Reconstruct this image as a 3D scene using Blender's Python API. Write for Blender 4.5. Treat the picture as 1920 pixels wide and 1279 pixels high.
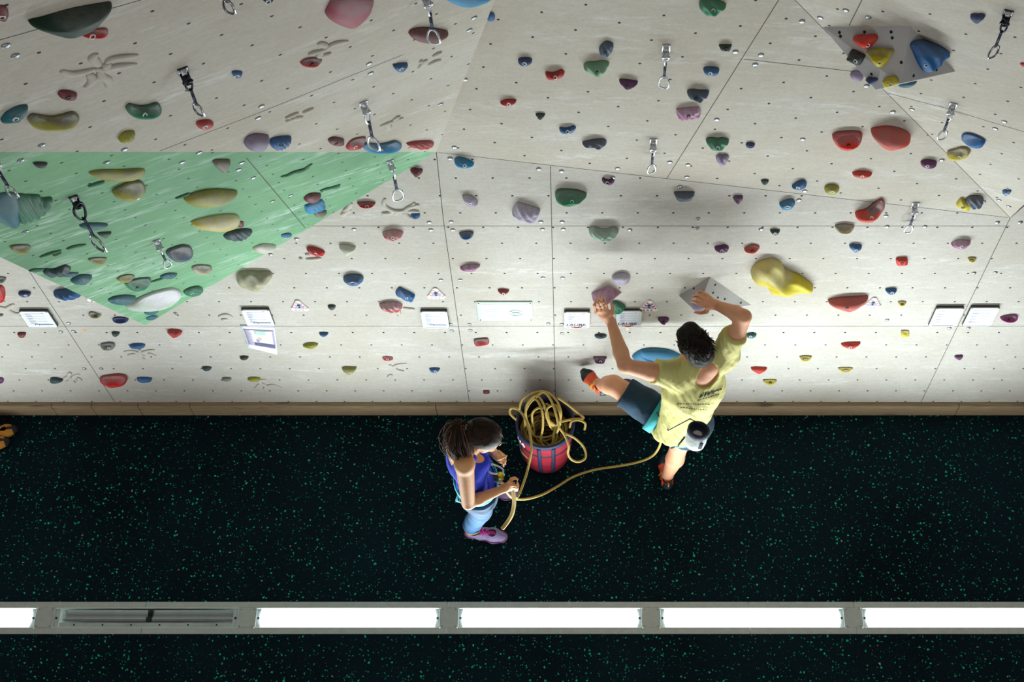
import bpy, bmesh, math, random
import numpy as np
from mathutils import Vector, Matrix

for o in list(bpy.data.objects): bpy.data.objects.remove(o)
SC = bpy.context.scene
COL = SC.collection

# ------------------------------------------------------------------ camera, world, exposure
FPX, CXP, CYP, PITCH, CAMH = 2500.0, 1078.0, 639.5, 60.0, 8.06
cam_d = bpy.data.cameras.new('camera'); cam = bpy.data.objects.new('camera', cam_d); COL.objects.link(cam)
cam.location = (0, 0, CAMH); cam.rotation_euler = (math.radians(90 - PITCH), 0, 0)
cam_d.sensor_width = 36.0; cam_d.lens = 36.0 * FPX / 1920.0
cam_d.shift_x = (960.0 - CXP) / 1920.0; cam_d.clip_end = 60
SC.camera = cam
W = bpy.data.worlds.new('world'); SC.world = W; W.use_nodes = True
bg = W.node_tree.nodes['Background']; bg.inputs[0].default_value = (1.0, 0.93, 0.84, 1); bg.inputs[1].default_value = 0.18
SC.view_settings.view_transform = 'Standard'; SC.view_settings.look = 'None'
SC.view_settings.gamma = 1; SC.view_settings.use_curve_mapping = False
SC.view_settings.exposure = 0.06
DIFFUSER_GLOW, LAMP_WATTS, LAMP_SPREAD, LAMP_ELEV = 18.0, 20.0, 112.0, 55.0
YW = 4.105          # plane of the lower climbing wall
STRIP_Y = 2.66      # floor lamp strip

# added unseen soft fill light far behind the camera, lightens the wall shadows
wd = bpy.data.lights.new('rear_fill_light', 'AREA'); wd.shape = 'RECTANGLE'; wd.size = 14; wd.size_y = 3; wd.energy = 290; wd.color = (.90, .97, 1.0)
wo = bpy.data.objects.new('rear_fill_light', wd); COL.objects.link(wo); wo.location = (0, -6.5, 1.9); wo.rotation_euler = (math.radians(90), 0, 0)

# ------------------------------------------------------------------ projection helpers
_t = math.radians(PITCH)
CF = np.array([0, math.cos(_t), -math.sin(_t)]); CR = np.array([1., 0, 0]); CU = np.array([0, math.sin(_t), math.cos(_t)])
C0 = np.array([0., 0., CAMH])
def ray(px, py): return CF + CR * (px - CXP) / FPX - CU * (py - CYP) / FPX
def PY(px, py, Y): d = ray(px, py); return C0 + d * Y / d[1]
def PH(px, py, h): d = ray(px, py); return C0 + d * (h - CAMH) / d[2]
def proj(p):
    q = np.asarray(p) - C0; z = q @ CF
    return np.array([CXP + FPX * (q @ CR) / z, CYP - FPX * (q @ CU) / z])
def onplane(px, py, P, n, off=0.0):
    d = ray(px, py); return C0 + d * ((P + n * off - C0) @ n) / (d @ n)
def nrm(v): v = np.asarray(v, float); return v / np.linalg.norm(v)

# ------------------------------------------------------------------ materials
def lin(c):
    if max(c) > 1.0: c = [x / 255 for x in c]
    return tuple((x / 12.92 if x <= 0.04045 else ((x + 0.055) / 1.055) ** 2.4) for x in c[:3]) + (1,)
_M = {}
class NT:
    def __init__(s, name):
        s.m = bpy.data.materials.new(name); s.m.use_nodes = True; s.t = s.m.node_tree; s.b = s.t.nodes['Principled BSDF']
    def n(s, typ, **kw):
        x = s.t.nodes.new(typ)
        for k, v in kw.items(): setattr(x, k, v)
        return x
    def l(s, a, b): s.t.links.new(a, b)
    def math(s, op, a, b=None, c=None):
        x = s.n('ShaderNodeMath', operation=op)
        for i, v in enumerate((a, b, c)):
            if v is None: continue
            if isinstance(v, (int, float)): x.inputs[i].default_value = v
            else: s.l(v, x.inputs[i])
        return x.outputs[0]
    def mix(s, f, a, b):
        x = s.n('ShaderNodeMix', data_type='RGBA')
        for sock, v in ((x.inputs[0], f), (x.inputs[6], a), (x.inputs[7], b)):
            if isinstance(v, (int, float, tuple)): sock.default_value = v
            else: s.l(v, sock)
        return x.outputs[2]
    def ramp(s, v, a, b, lo=0.0, hi=1.0):
        x = s.n('ShaderNodeMapRange'); s.l(v, x.inputs[0])
        for i, q in enumerate((a, b, lo, hi)): x.inputs[i + 1].default_value = q
        return x.outputs[0]
    def noise(s, scale, detail=3, rough=.5, vec=None, stretch=None):
        x = s.n('ShaderNodeTexNoise'); x.inputs['Scale'].default_value = scale; x.inputs['Detail'].default_value = detail
        x.inputs['Roughness'].default_value = rough
        if vec is None:
            g = s.n('ShaderNodeTexCoord'); vec = g.outputs['Object']
        if stretch:
            mp = s.n('ShaderNodeMapping'); mp.inputs['Scale'].default_value = stretch; s.l(vec, mp.inputs[0]); vec = mp.outputs[0]
        s.l(vec, x.inputs['Vector']); return x.outputs['Fac']
    def bump(s, h, st, dist=.01):
        x = s.n('ShaderNodeBump'); x.inputs['Strength'].default_value = st; x.inputs['Distance'].default_value = dist
        s.l(h, x.inputs['Height']); s.l(x.outputs[0], s.b.inputs['Normal'])
def plain(name, c, rough=.6, metal=0, bump=0, bscale=80, var=.12, sheen=0, nscale=12):
    if name in _M: return _M[name]
    m = NT(name); col = lin(c); f = m.noise(nscale, 3)
    d = tuple(x * (1 - var) for x in col[:3]) + (1,); e = tuple(min(1, x * (1 + var)) for x in col[:3]) + (1,)
    m.l(m.mix(m.ramp(f, .3, .7), d, e), m.b.inputs['Base Color'])
    m.b.inputs['Roughness'].default_value = rough; m.b.inputs['Metallic'].default_value = metal
    if bump: m.bump(m.noise(bscale, 2), bump, .004)
    _M[name] = m.m; return m.m
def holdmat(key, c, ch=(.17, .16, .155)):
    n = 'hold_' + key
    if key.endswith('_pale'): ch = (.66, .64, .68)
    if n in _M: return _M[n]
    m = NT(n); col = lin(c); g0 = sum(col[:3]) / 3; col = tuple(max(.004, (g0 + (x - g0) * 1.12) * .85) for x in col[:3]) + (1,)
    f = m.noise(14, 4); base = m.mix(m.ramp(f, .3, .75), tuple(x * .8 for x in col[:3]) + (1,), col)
    a = m.n('ShaderNodeAttribute', attribute_name='chalk')  # chalk smudges plus the dark shade painted on hold tops
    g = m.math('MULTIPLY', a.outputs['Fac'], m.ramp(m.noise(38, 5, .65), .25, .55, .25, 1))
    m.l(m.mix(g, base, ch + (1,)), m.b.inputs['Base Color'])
    m.b.inputs['Roughness'].default_value = .6; m.b.inputs['Specular IOR Level'].default_value = .3
    m.bump(m.noise(160, 2), .25, .003)
    _M[n] = m.m; return m.m
def wallmat(name, c, c2, U, Wv, dot=.0065, streak=(1, 1, 5), tint=None, sk=(.52, .75, .6)):
    """plywood panel: procedural mottling, chalk smears and the lattice of T-nut holes (uv = lattice coordinates)"""
    m = NT(name)
    f = m.noise(1.3, 5, .6); g = m.noise(9, 6, .7, stretch=streak); h = m.noise(60, 3, .6)
    col = m.mix(m.ramp(f, .3, .7), lin(c), lin(c2))
    col = m.mix(m.ramp(g, .45, .8, 0, .35), col, tuple(x * .72 for x in lin(c2)[:3]) + (1,))
    k = m.noise(1.9, 4, .6, stretch=streak)
    col = m.mix(m.math('MULTIPLY', m.ramp(k, sk[0], sk[1], 0, sk[2]), m.ramp(m.noise(12, 4, .6, stretch=streak), .45, .6)), col, lin(tint or (226, 228, 226)))
    col = m.mix(m.ramp(h, .35, .7, 0, .16), col, (.2, .17, .13, 1))
    uv = m.n('ShaderNodeUVMap'); sp = m.n('ShaderNodeSeparateXYZ'); m.l(uv.outputs[0], sp.inputs[0])
    def fr(v): return m.math('SUBTRACT', v, m.math('ROUND', v))
    a = fr(sp.outputs[0]); b = fr(sp.outputs[1])
    uu, ww, uw = float(U @ U), float(Wv @ Wv), float(2 * (U @ Wv))
    d2 = m.math('ADD', m.math('ADD', m.math('MULTIPLY', m.math('MULTIPLY', a, a), uu), m.math('MULTIPLY', m.math('MULTIPLY', b, b), ww)), m.math('MULTIPLY', m.math('MULTIPLY', a, b), uw))
    msk = m.math('LESS_THAN', d2, dot ** 2)
    col = m.mix(msk, col, (.006, .006, .006, 1))
    m.l(col, m.b.inputs['Base Color']); m.b.inputs['Roughness'].default_value = .8
    m.bump(m.noise(200, 3), .2, .002)
    return m.m

# ------------------------------------------------------------------ object helpers
def mk(name, V, F, mat, parent=None, smooth=True, origin=None, attr=None, uv=None):
    V = np.asarray(V, float)
    if parent is not None: off = WO[parent.name]
    elif origin is not None: off = np.asarray(origin, float)
    else: off = np.zeros(3)
    me = bpy.data.meshes.new(name); me.from_pydata([tuple(v) for v in (V - off)], [], [tuple(int(i) for i in f) for f in F])
    if smooth: me.polygons.foreach_set('use_smooth', [True] * len(me.polygons))
    if attr is not None:
        a = me.attributes.new('chalk', 'FLOAT', 'POINT'); a.data.foreach_set('value', np.asarray(attr, float))
    if uv is not None:
        l = me.uv_layers.new(name='UVMap'); i = 0
        for p in me.polygons:
            for li in p.loop_indices: l.data[li].uv = uv[i]; i += 1
    for m_ in (mat if isinstance(mat, (list, tuple)) else [mat]): me.materials.append(m_)
    me.validate(); me.update()
    o = bpy.data.objects.new(name, me); COL.objects.link(o)
    if parent is not None: o.parent = parent
    else: o.location = off
    WO[o.name] = off.copy()
    return o
WO = {}
def empty(name, loc):
    o = bpy.data.objects.new(name, None); COL.objects.link(o); o.location = tuple(loc); o.empty_display_size = .1
    WO[o.name] = np.asarray(loc, float); return o
def tag(o, label, cat, group=None):
    o['label'] = label; o['category'] = cat
    if group: o['group'] = group
    return o
def struct(o): o['kind'] = 'structure'; return o
class MB:
    def __init__(s): s.V = []; s.F = []
    def add(s, V, F):
        k = len(s.V); s.V += [np.asarray(v, float) for v in V]; s.F += [[i + k for i in f] for f in F]; return s
    def box(s, c, sx, sy, sz, R=None):
        R = np.eye(3) if R is None else R
        V = [np.asarray(c) + R @ np.array([a * sx / 2, b * sy / 2, d * sz / 2]) for a in (-1, 1) for b in (-1, 1) for d in (-1, 1)]
        return s.add(V, [(0, 1, 3, 2), (4, 6, 7, 5), (0, 4, 5, 1), (2, 3, 7, 6), (0, 2, 6, 4), (1, 5, 7, 3)])
    def bevbox(s, c, sx, sy, sz, bev, R=None):
        R = np.eye(3) if R is None else R
        bm = bmesh.new(); bmesh.ops.create_cube(bm, size=1)
        for v in bm.verts: v.co = Vector((v.co.x * sx, v.co.y * sy, v.co.z * sz))
        bmesh.ops.bevel(bm, geom=list(bm.edges), offset=bev, segments=2, affect='EDGES', profile=.6)
        V = [np.asarray(c) + R @ np.array(v.co) for v in bm.verts]; bm.verts.index_update()
        F = [[v.index for v in f.verts] for f in bm.faces]; bm.free(); return s.add(V, F)
    def tube(s, pts, r, seg=8, closed=False, flat=1.0, cap=True, up=None):
        P = [np.asarray(p, float) for p in pts]; n = len(P); V = []; F = []
        rr = r if hasattr(r, '__len__') else [r] * n
        prev = None
        for i in range(n):
            if closed: t = P[(i + 1) % n] - P[i - 1]
            else: t = P[min(i + 1, n - 1)] - P[max(i - 1, 0)]
            t = t / (np.linalg.norm(t) + 1e-12)
            if up is not None: a = np.cross(up, t)
            elif prev is None:
                a = np.cross(t, [0, 0, 1.]); a = a if np.linalg.norm(a) > .1 else np.cross(t, [1., 0, 0])
            else: a = prev - t * (prev @ t)
            a = a / (np.linalg.norm(a) + 1e-12); prev = a; b = np.cross(t, a)
            for j in range(seg):
                q = 2 * math.pi * j / seg; V.append(P[i] + rr[i] * (a * math.cos(q) + b * flat * math.sin(q)))
        for i in range(n if closed else n - 1):
            for j in range(seg):
                a0 = i * seg + j; a1 = i * seg + (j + 1) % seg; b0 = ((i + 1) % n) * seg + j; b1 = ((i + 1) % n) * seg + (j + 1) % seg
                F.append((a0, a1, b1, b0))
        if cap and not closed: F.append(list(range(seg))[::-1]); F.append([(n - 1) * seg + j for j in range(seg)])
        return s.add(V, F)
    def lathe(s, c, prof, seg=32, R=None):
        R = np.eye(3) if R is None else R; V = []; F = []; n = len(prof)
        for r, z in prof:
            for j in range(seg):
                q = 2 * math.pi * j / seg; V.append(np.asarray(c) + R @ np.array([r * math.cos(q), r * math.sin(q), z]))
        for i in range(n - 1):
            for j in range(seg): F.append((i * seg + j, i * seg + (j + 1) % seg, (i + 1) * seg + (j + 1) % seg, (i + 1) * seg + j))
        return s.add(V, F)
    def build(s, name, mat, parent=None, smooth=True, origin=None): return mk(name, s.V, s.F, mat, parent, smooth, origin)
def frame(n, up=(0, 0, 1)):
    """columns: right, up-in-plane, normal"""
    n = nrm(n); r = nrm(np.cross(np.asarray(up, float), n)); u = np.cross(n, r); return np.stack([r, u, n], 1)
def catmull(P, k=8, closed=False):
    P = [np.asarray(p, float) for p in P]; n = len(P); out = []
    rng = range(n if closed else n - 1)
    for i in rng:
        p0 = P[(i - 1) % n] if closed or i > 0 else P[0]; p1 = P[i]; p2 = P[(i + 1) % n]; p3 = P[(i + 2) % n] if closed or i + 2 < n else P[-1]
        for j in range(k):
            t = j / k
            out.append(.5 * ((2 * p1) + (-p0 + p2) * t + (2 * p0 - 5 * p1 + 4 * p2 - p3) * t * t + (-p0 + 3 * p1 - 3 * p2 + p3) * t ** 3))
    if not closed: out.append(P[-1])
    return out

# ------------------------------------------------------------------ the climbing wall, facet by facet
P0 = PY(818, 285, YW); P1 = PY(1894, 409, YW)
def pln(a, b, c):
    n = nrm(np.cross(b - a, c - a)); return n if n[1] < 0 else -n
PT_R = PY(1490, 0, YW - .2)
FAC = {}
def facet(key, P, n, poly): FAC[key] = dict(P=P, n=n, poly=poly)
nA = np.array([0, -1., 0])
nE = pln(P0, PY(928, 0, YW - .5), PY(0, 285, YW - 1.4))
nG = pln(P0, PY(272, 610, YW - .12), PY(0, 285, YW - 1.4))
nB = pln(P0, P1, PT_R)
nC = pln(P1, PT_R, PY(1920, 0, YW - .6))
facet('E', P0, nE, [(818, 285), (1043, -300), (-560, -300), (-560, 286), (0, 285)])
facet('G', P0, nG, [(818, 285), (0, 285), (-423, 283), (0, 482), (272, 610)])
facet('B', P0, nB, [(818, 285), (870, -60), (870, -300), (1194, -300), (1490, 0), (1894, 409)])
facet('C', P1, nC, [(1894, 409), (1490, 0), (1194, -300), (2300, -300), (2300, 5)])
facet('A', PY(1000, 600, YW), nA, [(-900, 778), (2900, 778), (2900, -360), (1600, -360), (1600, 0), (1894, 409), (818, 285), (818, -360), (-900, -360)])
ZROW = [0, 1.13, 2.184]
def lattice(key, O, a, na, b, nb):
    P, n = FAC[key]['P'], FAC[key]['n']; fr = frame(n)
    o = onplane(*O, P, n); u = ((onplane(*a, P, n) - o) / na) @ fr[:, :2]; w = ((onplane(*b, P, n) - o) / nb) @ fr[:, :2]
    FAC[key].update(fr=fr, lo=o, U=u, W=w, Mi=np.linalg.inv(np.stack([u, w], 1)))
gz = lambda x, y: (200 + x / 8, 360 + y / 8)
lattice('E', (285.75, 21), (472.75, 85), 3, (169, 238.25), 4)
lattice('G', gz(722, 601), gz(980, 793), 2, gz(292, 811), 1)
lattice('B', (998.75, 69.5), (1244.75, 29), 3, (1061, 101), 1)
lattice('C', (1722.5, 58.5), (1811, 64), 1, (1788, 94.5), 1)
lattice('A', (1466.5, 733), (1680, 733), 4, (1498, 713), 1)
FAC['A']['U'] = np.array([.1874, 0.]); FAC['A']['W'] = np.array([.0937, .152]); FAC['A']['Mi'] = np.linalg.inv(np.stack([FAC['A']['U'], FAC['A']['W']], 1))
BEIGE, BEIGE2 = (196, 190, 178), (182, 172, 155)
def luv(f, p, off=(0, 0)):
    q = f['Mi'] @ ((p - f['lo']) @ f['fr'][:, :2]); return (q[0] + off[0], q[1] + off[1])
WALLS = {}
def build_facet(key, name, mat, depth=None):
    f = FAC[key]; pts = [onplane(x, y, f['P'], f['n']) for x, y in f['poly']]
    V = list(pts); n = len(V)
    V += [np.array([p[0], YW + .12 if depth is None else p[1] + depth, p[2]]) for p in pts]
    fs = [list(range(n))]
    nn = sum((np.cross(pts[i] - pts[0], pts[(i + 1) % n] - pts[0]) for i in range(1, n)), np.zeros(3))
    if nn @ f['n'] < 0: fs[0] = fs[0][::-1]
    for i in range(n): fs.append([i, (i + 1) % n, (i + 1) % n + n, i + n])
    fs.append([i + n for i in fs[0]][::-1])
    uv = []
    for fi, face in enumerate(fs):
        for i in face: uv.append(luv(f, V[i]) if fi == 0 else (.5, .5))
    o = struct(mk(name, V, fs, mat, smooth=False, uv=uv)); WALLS[key] = o; f['name'] = name
    return o
def wm(key, *a, **k): return wallmat('panel_' + key, *a, FAC[key]['U'], FAC[key]['W'], **k)
build_facet('E', 'wall_upper_left', wm('E', BEIGE, BEIGE2))
build_facet('G', 'wall_overhang', wm('G', (128, 184, 136), (92, 148, 106), tint=(214, 236, 224), sk=(.47, .74, .8), streak=(.8, .8, 3.2)))
build_facet('B', 'wall_upper', wm('B', BEIGE, BEIGE2))
build_facet('C', 'wall_upper_right', wm('C', BEIGE, BEIGE2))
# lower wall in three rows of panels, each row with its own run of holes
f = FAC['A']; XL, XR = -5.2, 6.0
V = []; F = []; uv = []; fr = f['fr']
def quadA(x0, x1, z0, z1, off):
    k = len(V); c = [np.array([x0, YW, z0]), np.array([x1, YW, z0]), np.array([x1, YW, z1]), np.array([x0, YW, z1])]
    V.extend(c); F.append([k, k + 1, k + 2, k + 3]); uv.extend([luv(f, p, off) for p in c])
def polyA(c):
    k = len(V); V.extend(c); F.append(list(range(k, k + len(c)))); uv.extend([luv(f, p, (.12, -.22)) for p in c])
quadA(XL, XR, 0, 1.13, (0, .0)); quadA(XL, XR, 1.13, 2.184, (.08, -.35))
zz = 2.184
polyA([np.array([XL, YW, zz]), np.array([P0[0] + .9, YW, zz]), np.array([P0[0] + .9, YW, P0[2] + (P1[2] - P0[2]) * .9 / (P1[0] - P0[0])]), P0, np.array([P0[0], YW, 4.8]), np.array([XL, YW, 4.8])])
polyA([np.array([P0[0] + .9, YW, zz]), np.array([XR, YW, zz]), np.array([XR, YW, 4.8]), np.array([P1[0], YW, 4.8]), P1, np.array([P0[0] + .9, YW, P0[2] + (P1[2] - P0[2]) * .9 / (P1[0] - P0[0])])])
nF = len(F)
k = len(V); V += [np.array([XL, YW + .1, 0]), np.array([XR, YW + .1, 0]), np.array([XR, YW + .1, 4.8]), np.array([XL, YW + .1, 4.8])]; F.append([k + 3, k + 2, k + 1, k]); uv += [(.5, .5)] * 4
WALLS['A'] = struct(mk('wall_back', V, F, wm('A', (200, 196, 188), (186, 179, 166)), smooth=False, uv=uv))

def inpoly(x, y, poly):
    c = False; n = len(poly); j = n - 1
    for i in range(n):
        xi, yi = poly[i]; xj, yj = poly[j]
        if (yi > y) != (yj > y) and x < (xj - xi) * (y - yi) / (yj - yi) + xi: c = not c
        j = i
    return c
def which(x, y):
    for k in ('E', 'G', 'B', 'C'):
        if inpoly(x, y, FAC[k]['poly']): return k
    return 'A'

# dark joints between the plywood panels
seam_m = plain('panel_joint', (70, 62, 54), .9)
def seam(key, pts, r=.0035):
    f = FAC[key]; P = [onplane(x, y, f['P'], f['n'], .0004) for x, y in pts]
    mb = MB()
    for a, b in zip(P, P[1:]):
        t = nrm(b - a); s = np.cross(f['n'], t) * r / 2; mb.add([a - s, b - s, b + s, a + s], [(0, 1, 2, 3)])
        mb.add([a - s - f['n'] * .004, b - s - f['n'] * .004, b + s - f['n'] * .004, a + s - f['n'] * .004], [(3, 2, 1, 0)])
    mb.build('panel_joint', seam_m, WALLS[key], smooth=False)
for k, pts in [('A', [(-300, 612), (2300, 612)]), ('A', [(560, 424), (1894, 424)]), ('A', [(40, 486), (217, 757)]), ('A', [(1894, 409), (1724, 760)]),
               ('A', [(818, 285), (831, 410), (881, 762)]), ('A', [(1032, 311), (1042, 765)]), ('A', [(1894, 409), (1960, 352)]),
               ('B', [(1460, 0), (1250, 335)]), ('B', [(1395, 111), (1600, 134)]), ('B', [(822, 286), (1250, 335), (1890, 408)]),
               ('C', [(1616, 0), (1592, 48)]), ('C', [(1665, 175), (1765, 201), (1919, 247)]), ('C', [(1490.3, 0), (1894.3, 408.6)]), ('C', [(1896, 407), (1958, 352)]),
               ('E', [(-40, 88), (0, 75), (265, 0)]), ('E', [(300, 283), (480, 214), (755, 103)]),
               ('G', [(462, 296), (572, 427)])]: seam(k, pts)

# galvanised panel bolts
bolt_m = plain('galvanised_steel', (150, 154, 156), .42, 1.0)
BOLTS = [(11,85),(29,104),(78,272),(233,280),(373,286),(39,300),(200,304),(341,304),(453,305),(447,318),(475,333),(257,372),(48,434),(490,199),(484,221),(692,119),(695,137),
 (889,33),(880,56),(872,149),(826,195),(852,276),(844,297),(1379,97),(1427,103),(1416,121),(1344,224),(1290,309),(1256,304),(1010,317),(1158,316),(1053,321),(1149,333),
 (1275,350),(1288,332),(1014,416),(1017,430),(1054,416),(1056,430),(1309,410),(1307,428),(1181,431),(1427,430),(1018,521),(1055,521),(545,366),(511,377),(650,391),
 (664,430),(805,417),(808,431),(846,416),(849,431),(556,448),(507,477),(827,525),(863,525),(784,314),(1504,40),(1538,33),(1586,19),(1628,32),(1625,161),(1710,205),
 (1674,210),(1505,261),(1883,228),(1866,241),(1766,300),(1509,358),(1498,375),(1661,405),(1663,425),(1734,425),(1844,378),(1873,375),(1891,387),(1870,417),(1913,417),
 (1826,512),(1866,511),(103,605),(129,606),(114,622),(138,621),(158,691),(190,691),(329,587),(845,608),(847,620),(880,608),(882,619),(1028,607),(1053,608),(1054,625),
 (1663,600),(1780,615),(1816,615)]
bcache = None
for x, y in BOLTS:
    k = which(x, y); f = FAC[k]; c = onplane(x, y, f['P'], f['n']); R = frame(f['n'])
    mb = MB(); mb.lathe(c - f['n'] * .002, [(.0135, 0), (.0135, .003), (.012, .005), (.0105, .0062), (.006, .0072), (0.0005, .0074)], 14, R)
    mb.build('bolt', bolt_m, WALLS[k])

# sculpted branching grips moulded on the panels
rel_m = plain('moulded_relief', (190, 184, 172), .85, bump=.3); relg_m = plain('moulded_relief_green', (58, 110, 76), .8, bump=.3)
REL = [
 [[(115,133),(132,138),(160,134),(178,129)],[(182,100),(174,108),(180,116),(186,124)],[(178,129),(196,130),(216,124),(238,122),(256,121)],[(200,118),(210,110),(232,106),(258,104)],[(200,130),(200,118)],[(166,138),(172,145),(172,153),(160,164)],[(188,130),(190,142),(202,150),(203,164)],[(172,145),(178,150)]],
 [[(598,80),(606,84),(612,88)],[(606,98),(618,86),(632,80),(652,78)],[(578,102),(590,98),(600,96)],[(604,92),(600,104),(620,100)]],
 [[(811,106),(820,101),(828,98)],[(804,122),(814,116),(826,113)],[(786,116),(792,114)],[(798,112),(793,120),(787,128)]],
 [[(535,222),(548,216),(560,211)],[(536,228),(548,223)],[(568,212),(576,208),(588,203)],[(550,221),(566,221)]],
 [[(713,237),(724,232),(740,226),(756,221)],[(726,231),(730,242)],[(738,226),(748,217)]],
 [[(722,372),(720,384),(730,392),(742,396),(760,394),(778,380)],[(756,396),(770,388),(786,384)],[(758,395),(772,396),(786,397)],[(716,400),(728,400),(738,396)],[(740,402),(744,396)],[(758,396),(762,404),(772,410)]],
 [[(574,486),(588,486),(602,484)],[(573,478),(580,477)],[(561,485),(567,485)]],
 [[(644,396),(654,389),(658,380)],[(641,404),(656,392)]],
 [[(0,575),(12,578),(20,574),(26,570)],[(14,578),(20,584),(32,588),(46,586)],[(0,566),(8,564)]],
 [[(232,660),(248,658),(262,662),(276,658),(290,656)],[(240,666),(256,664),(272,668)],[(262,655),(264,670),(272,674)],[(278,662),(292,668)]],
 [[(118,712),(128,706),(134,712),(142,704),(150,702)],[(124,716),(134,714),(140,718)],[(132,698),(128,706)],[(146,708),(152,714)]],
 [[(478,728),(490,720),(500,724),(512,722),(528,728)],[(490,720),(486,714),(500,712)],[(500,724),(496,730)]],
 [[(730,684),(738,688),(746,684),(762,682)],[(738,688),(744,694),(758,696)],[(728,708),(734,702)]],
 [[(756,577),(766,579),(778,580)],[(746,580),(748,590)]],
 [[(410,594),(424,590),(436,596)],[(416,600),(426,598)]],
]
for rel in REL:
    k = which(*rel[0][1]); f = FAC[k]; mb = MB()
    for ln in rel:
        pts = catmull([onplane(x, y, f['P'], f['n'], .001) for x, y in ln], 6); n = len(pts)
        rr = [.013 * (math.sin(math.pi * (i + .6) / (n + .2)) ** .5) + .003 for i in range(n)]
        mb.tube(pts, rr, 8, up=f['n'], flat=.55)
    mb.build('relief_grip', rel_m, WALLS[k])
for rel in [[[(75,482),(90,476),(104,472),(114,470)],[(102,479),(112,473)],[(126,467),(138,462),(160,459)]], [[(527,331),(540,328),(552,322),(566,320),(584,307)],[(552,322),(576,316)]], [[(600,358),(610,354),(620,352),(638,346)],[(622,352),(636,349)]], [[(329,372),(345,366),(356,362)],[(165,349),(185,343),(195,341)]], [[(283,528),(300,523),(330,512)]], [[(57,506),(80,506)]], [[(280,560),(300,552)]]]:
    f = FAC['G']; mb = MB()
    for ln in rel:
        pts = catmull([onplane(x, y, f['P'], f['n'], .001) for x, y in ln], 6); n = len(pts)
        rr = [.014 * (math.sin(math.pi * (i + .6) / (n + .2)) ** .5) + .003 for i in range(n)]
        mb.tube(pts, rr, 8, up=f['n'], flat=.5)
    mb.build('relief_grip', relg_m, WALLS['G'])

# ------------------------------------------------------------------ floor, plinth, lamp strip
def floor_mat():
    m = NT('rubber_floor'); g = m.n('ShaderNodeTexCoord')
    base = m.mix(m.ramp(m.noise(1.2, 4), .3, .7), (.0030, .0080, .0120, 1), (.0055, .0170, .0250, 1))
    col = base
    for sc, r0, thr, c in ((36, .25, .50, (.03, .98, .52, 1)), (56, .26, .52, (.03, .66, .40, 1)), (26, .14, .82, (.7, .8, .45, 1)), (90, .26, .75, (.04, .14, .16, 1))):
        v = m.n('ShaderNodeTexVoronoi'); v.inputs['Scale'].default_value = sc
        w = m.n('ShaderNodeTexNoise'); w.inputs['Scale'].default_value = sc * 3; m.l(g.outputs['Object'], w.inputs['Vector'])
        ad = m.n('ShaderNodeMixRGB', blend_type='ADD'); ad.inputs[0].default_value = .018 * 40 / sc; m.l(g.outputs['Object'], ad.inputs[1]); m.l(w.outputs['Color'], ad.inputs[2])
        m.l(ad.outputs[0], v.inputs['Vector'])
        sp = m.n('ShaderNodeSeparateColor'); m.l(v.outputs['Color'], sp.inputs[0])
        rad = m.math('MULTIPLY', m.ramp(sp.outputs[1], 0, 1, .35, 1), r0)
        on = m.math('MULTIPLY', m.math('LESS_THAN', v.outputs['Distance'], rad), m.math('GREATER_THAN', sp.outputs[0], thr))
        on = m.math('MULTIPLY', on, m.ramp(sp.outputs[2], 0, 1, .25, 1))
        col = m.mix(on, col, c)
    m.l(col, m.b.inputs['Base Color']); m.b.inputs['Roughness'].default_value = .85; m.b.inputs['Specular IOR Level'].default_value = .04
    m.bump(m.noise(220, 2), .3, .002); return m.m
SW = .205
fl = floor_mat(); y0, y1 = STRIP_Y - SW / 2 + .004, STRIP_Y + SW / 2 - .004
V = [(-7, -1, 0), (8, -1, 0), (8, y0, 0), (-7, y0, 0), (-7, y1, 0), (8, y1, 0), (8, 4.3, 0), (-7, 4.3, 0),
     (-7, -1, -.15), (8, -1, -.15), (8, 4.3, -.15), (-7, 4.3, -.15), (-7, y0, -.15), (8, y0, -.15), (8, y1, -.15), (-7, y1, -.15)]
struct(mk('floor', V, [(0, 1, 2, 3), (4, 5, 6, 7), (11, 10, 9, 8), (3, 2, 13, 12), (5, 4, 15, 14), (0, 3, 12, 8), (2, 1, 9, 13), (7, 6, 10, 11)], fl, smooth=False))

wood = NT('plinth_timber'); wv = wood.noise(7, 5, .6, stretch=(1, 20, 20)); kn = wood.noise(3.5, 3, .5, stretch=(1, 4, 4))
wood.l(wood.mix(wood.ramp(kn, .62, .72, 0, .7), wood.mix(wood.ramp(wv, .3, .7), lin((178, 156, 122)), lin((138, 116, 86))), lin((82, 64, 46))), wood.b.inputs['Base Color']); wood.b.inputs['Roughness'].default_value = .75
WOOD = wood.m
edges_x = [-5.2] + [PH(x, 779, 0)[0] for x in (-230, 108, 182, 268, 364, 820, 1310, 1790, 2240)] + [6.0]
for i, (a, b) in enumerate(zip(edges_x, edges_x[1:])):
    mb = MB(); mb.bevbox(((a + b) / 2, 4.09, .066), b - a - .003, .036, .132, .004); struct(mb.build('baseboard_back', WOOD, smooth=False))

steel = plain('painted_steel', (186, 190, 184), .55, .1, .15, 300, .06, nscale=30)
steel_d = plain('screw_dark', (40, 42, 44), .5, .6)
alu = plain('polished_reflector', (205, 212, 212), .22, 1.0, var=.05); clear_rim = plain('lamp_rim_plastic', (196, 206, 206), .35)
em = NT('lamp_diffuser'); em.b.inputs['Base Color'].default_value = (.8, .8, .8, 1); em.b.inputs['Emission Color'].default_value = (.86, .965, 1.0, 1); em.b.inputs['Emission Strength'].default_value = DIFFUSER_GLOW; EM = em.m
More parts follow.
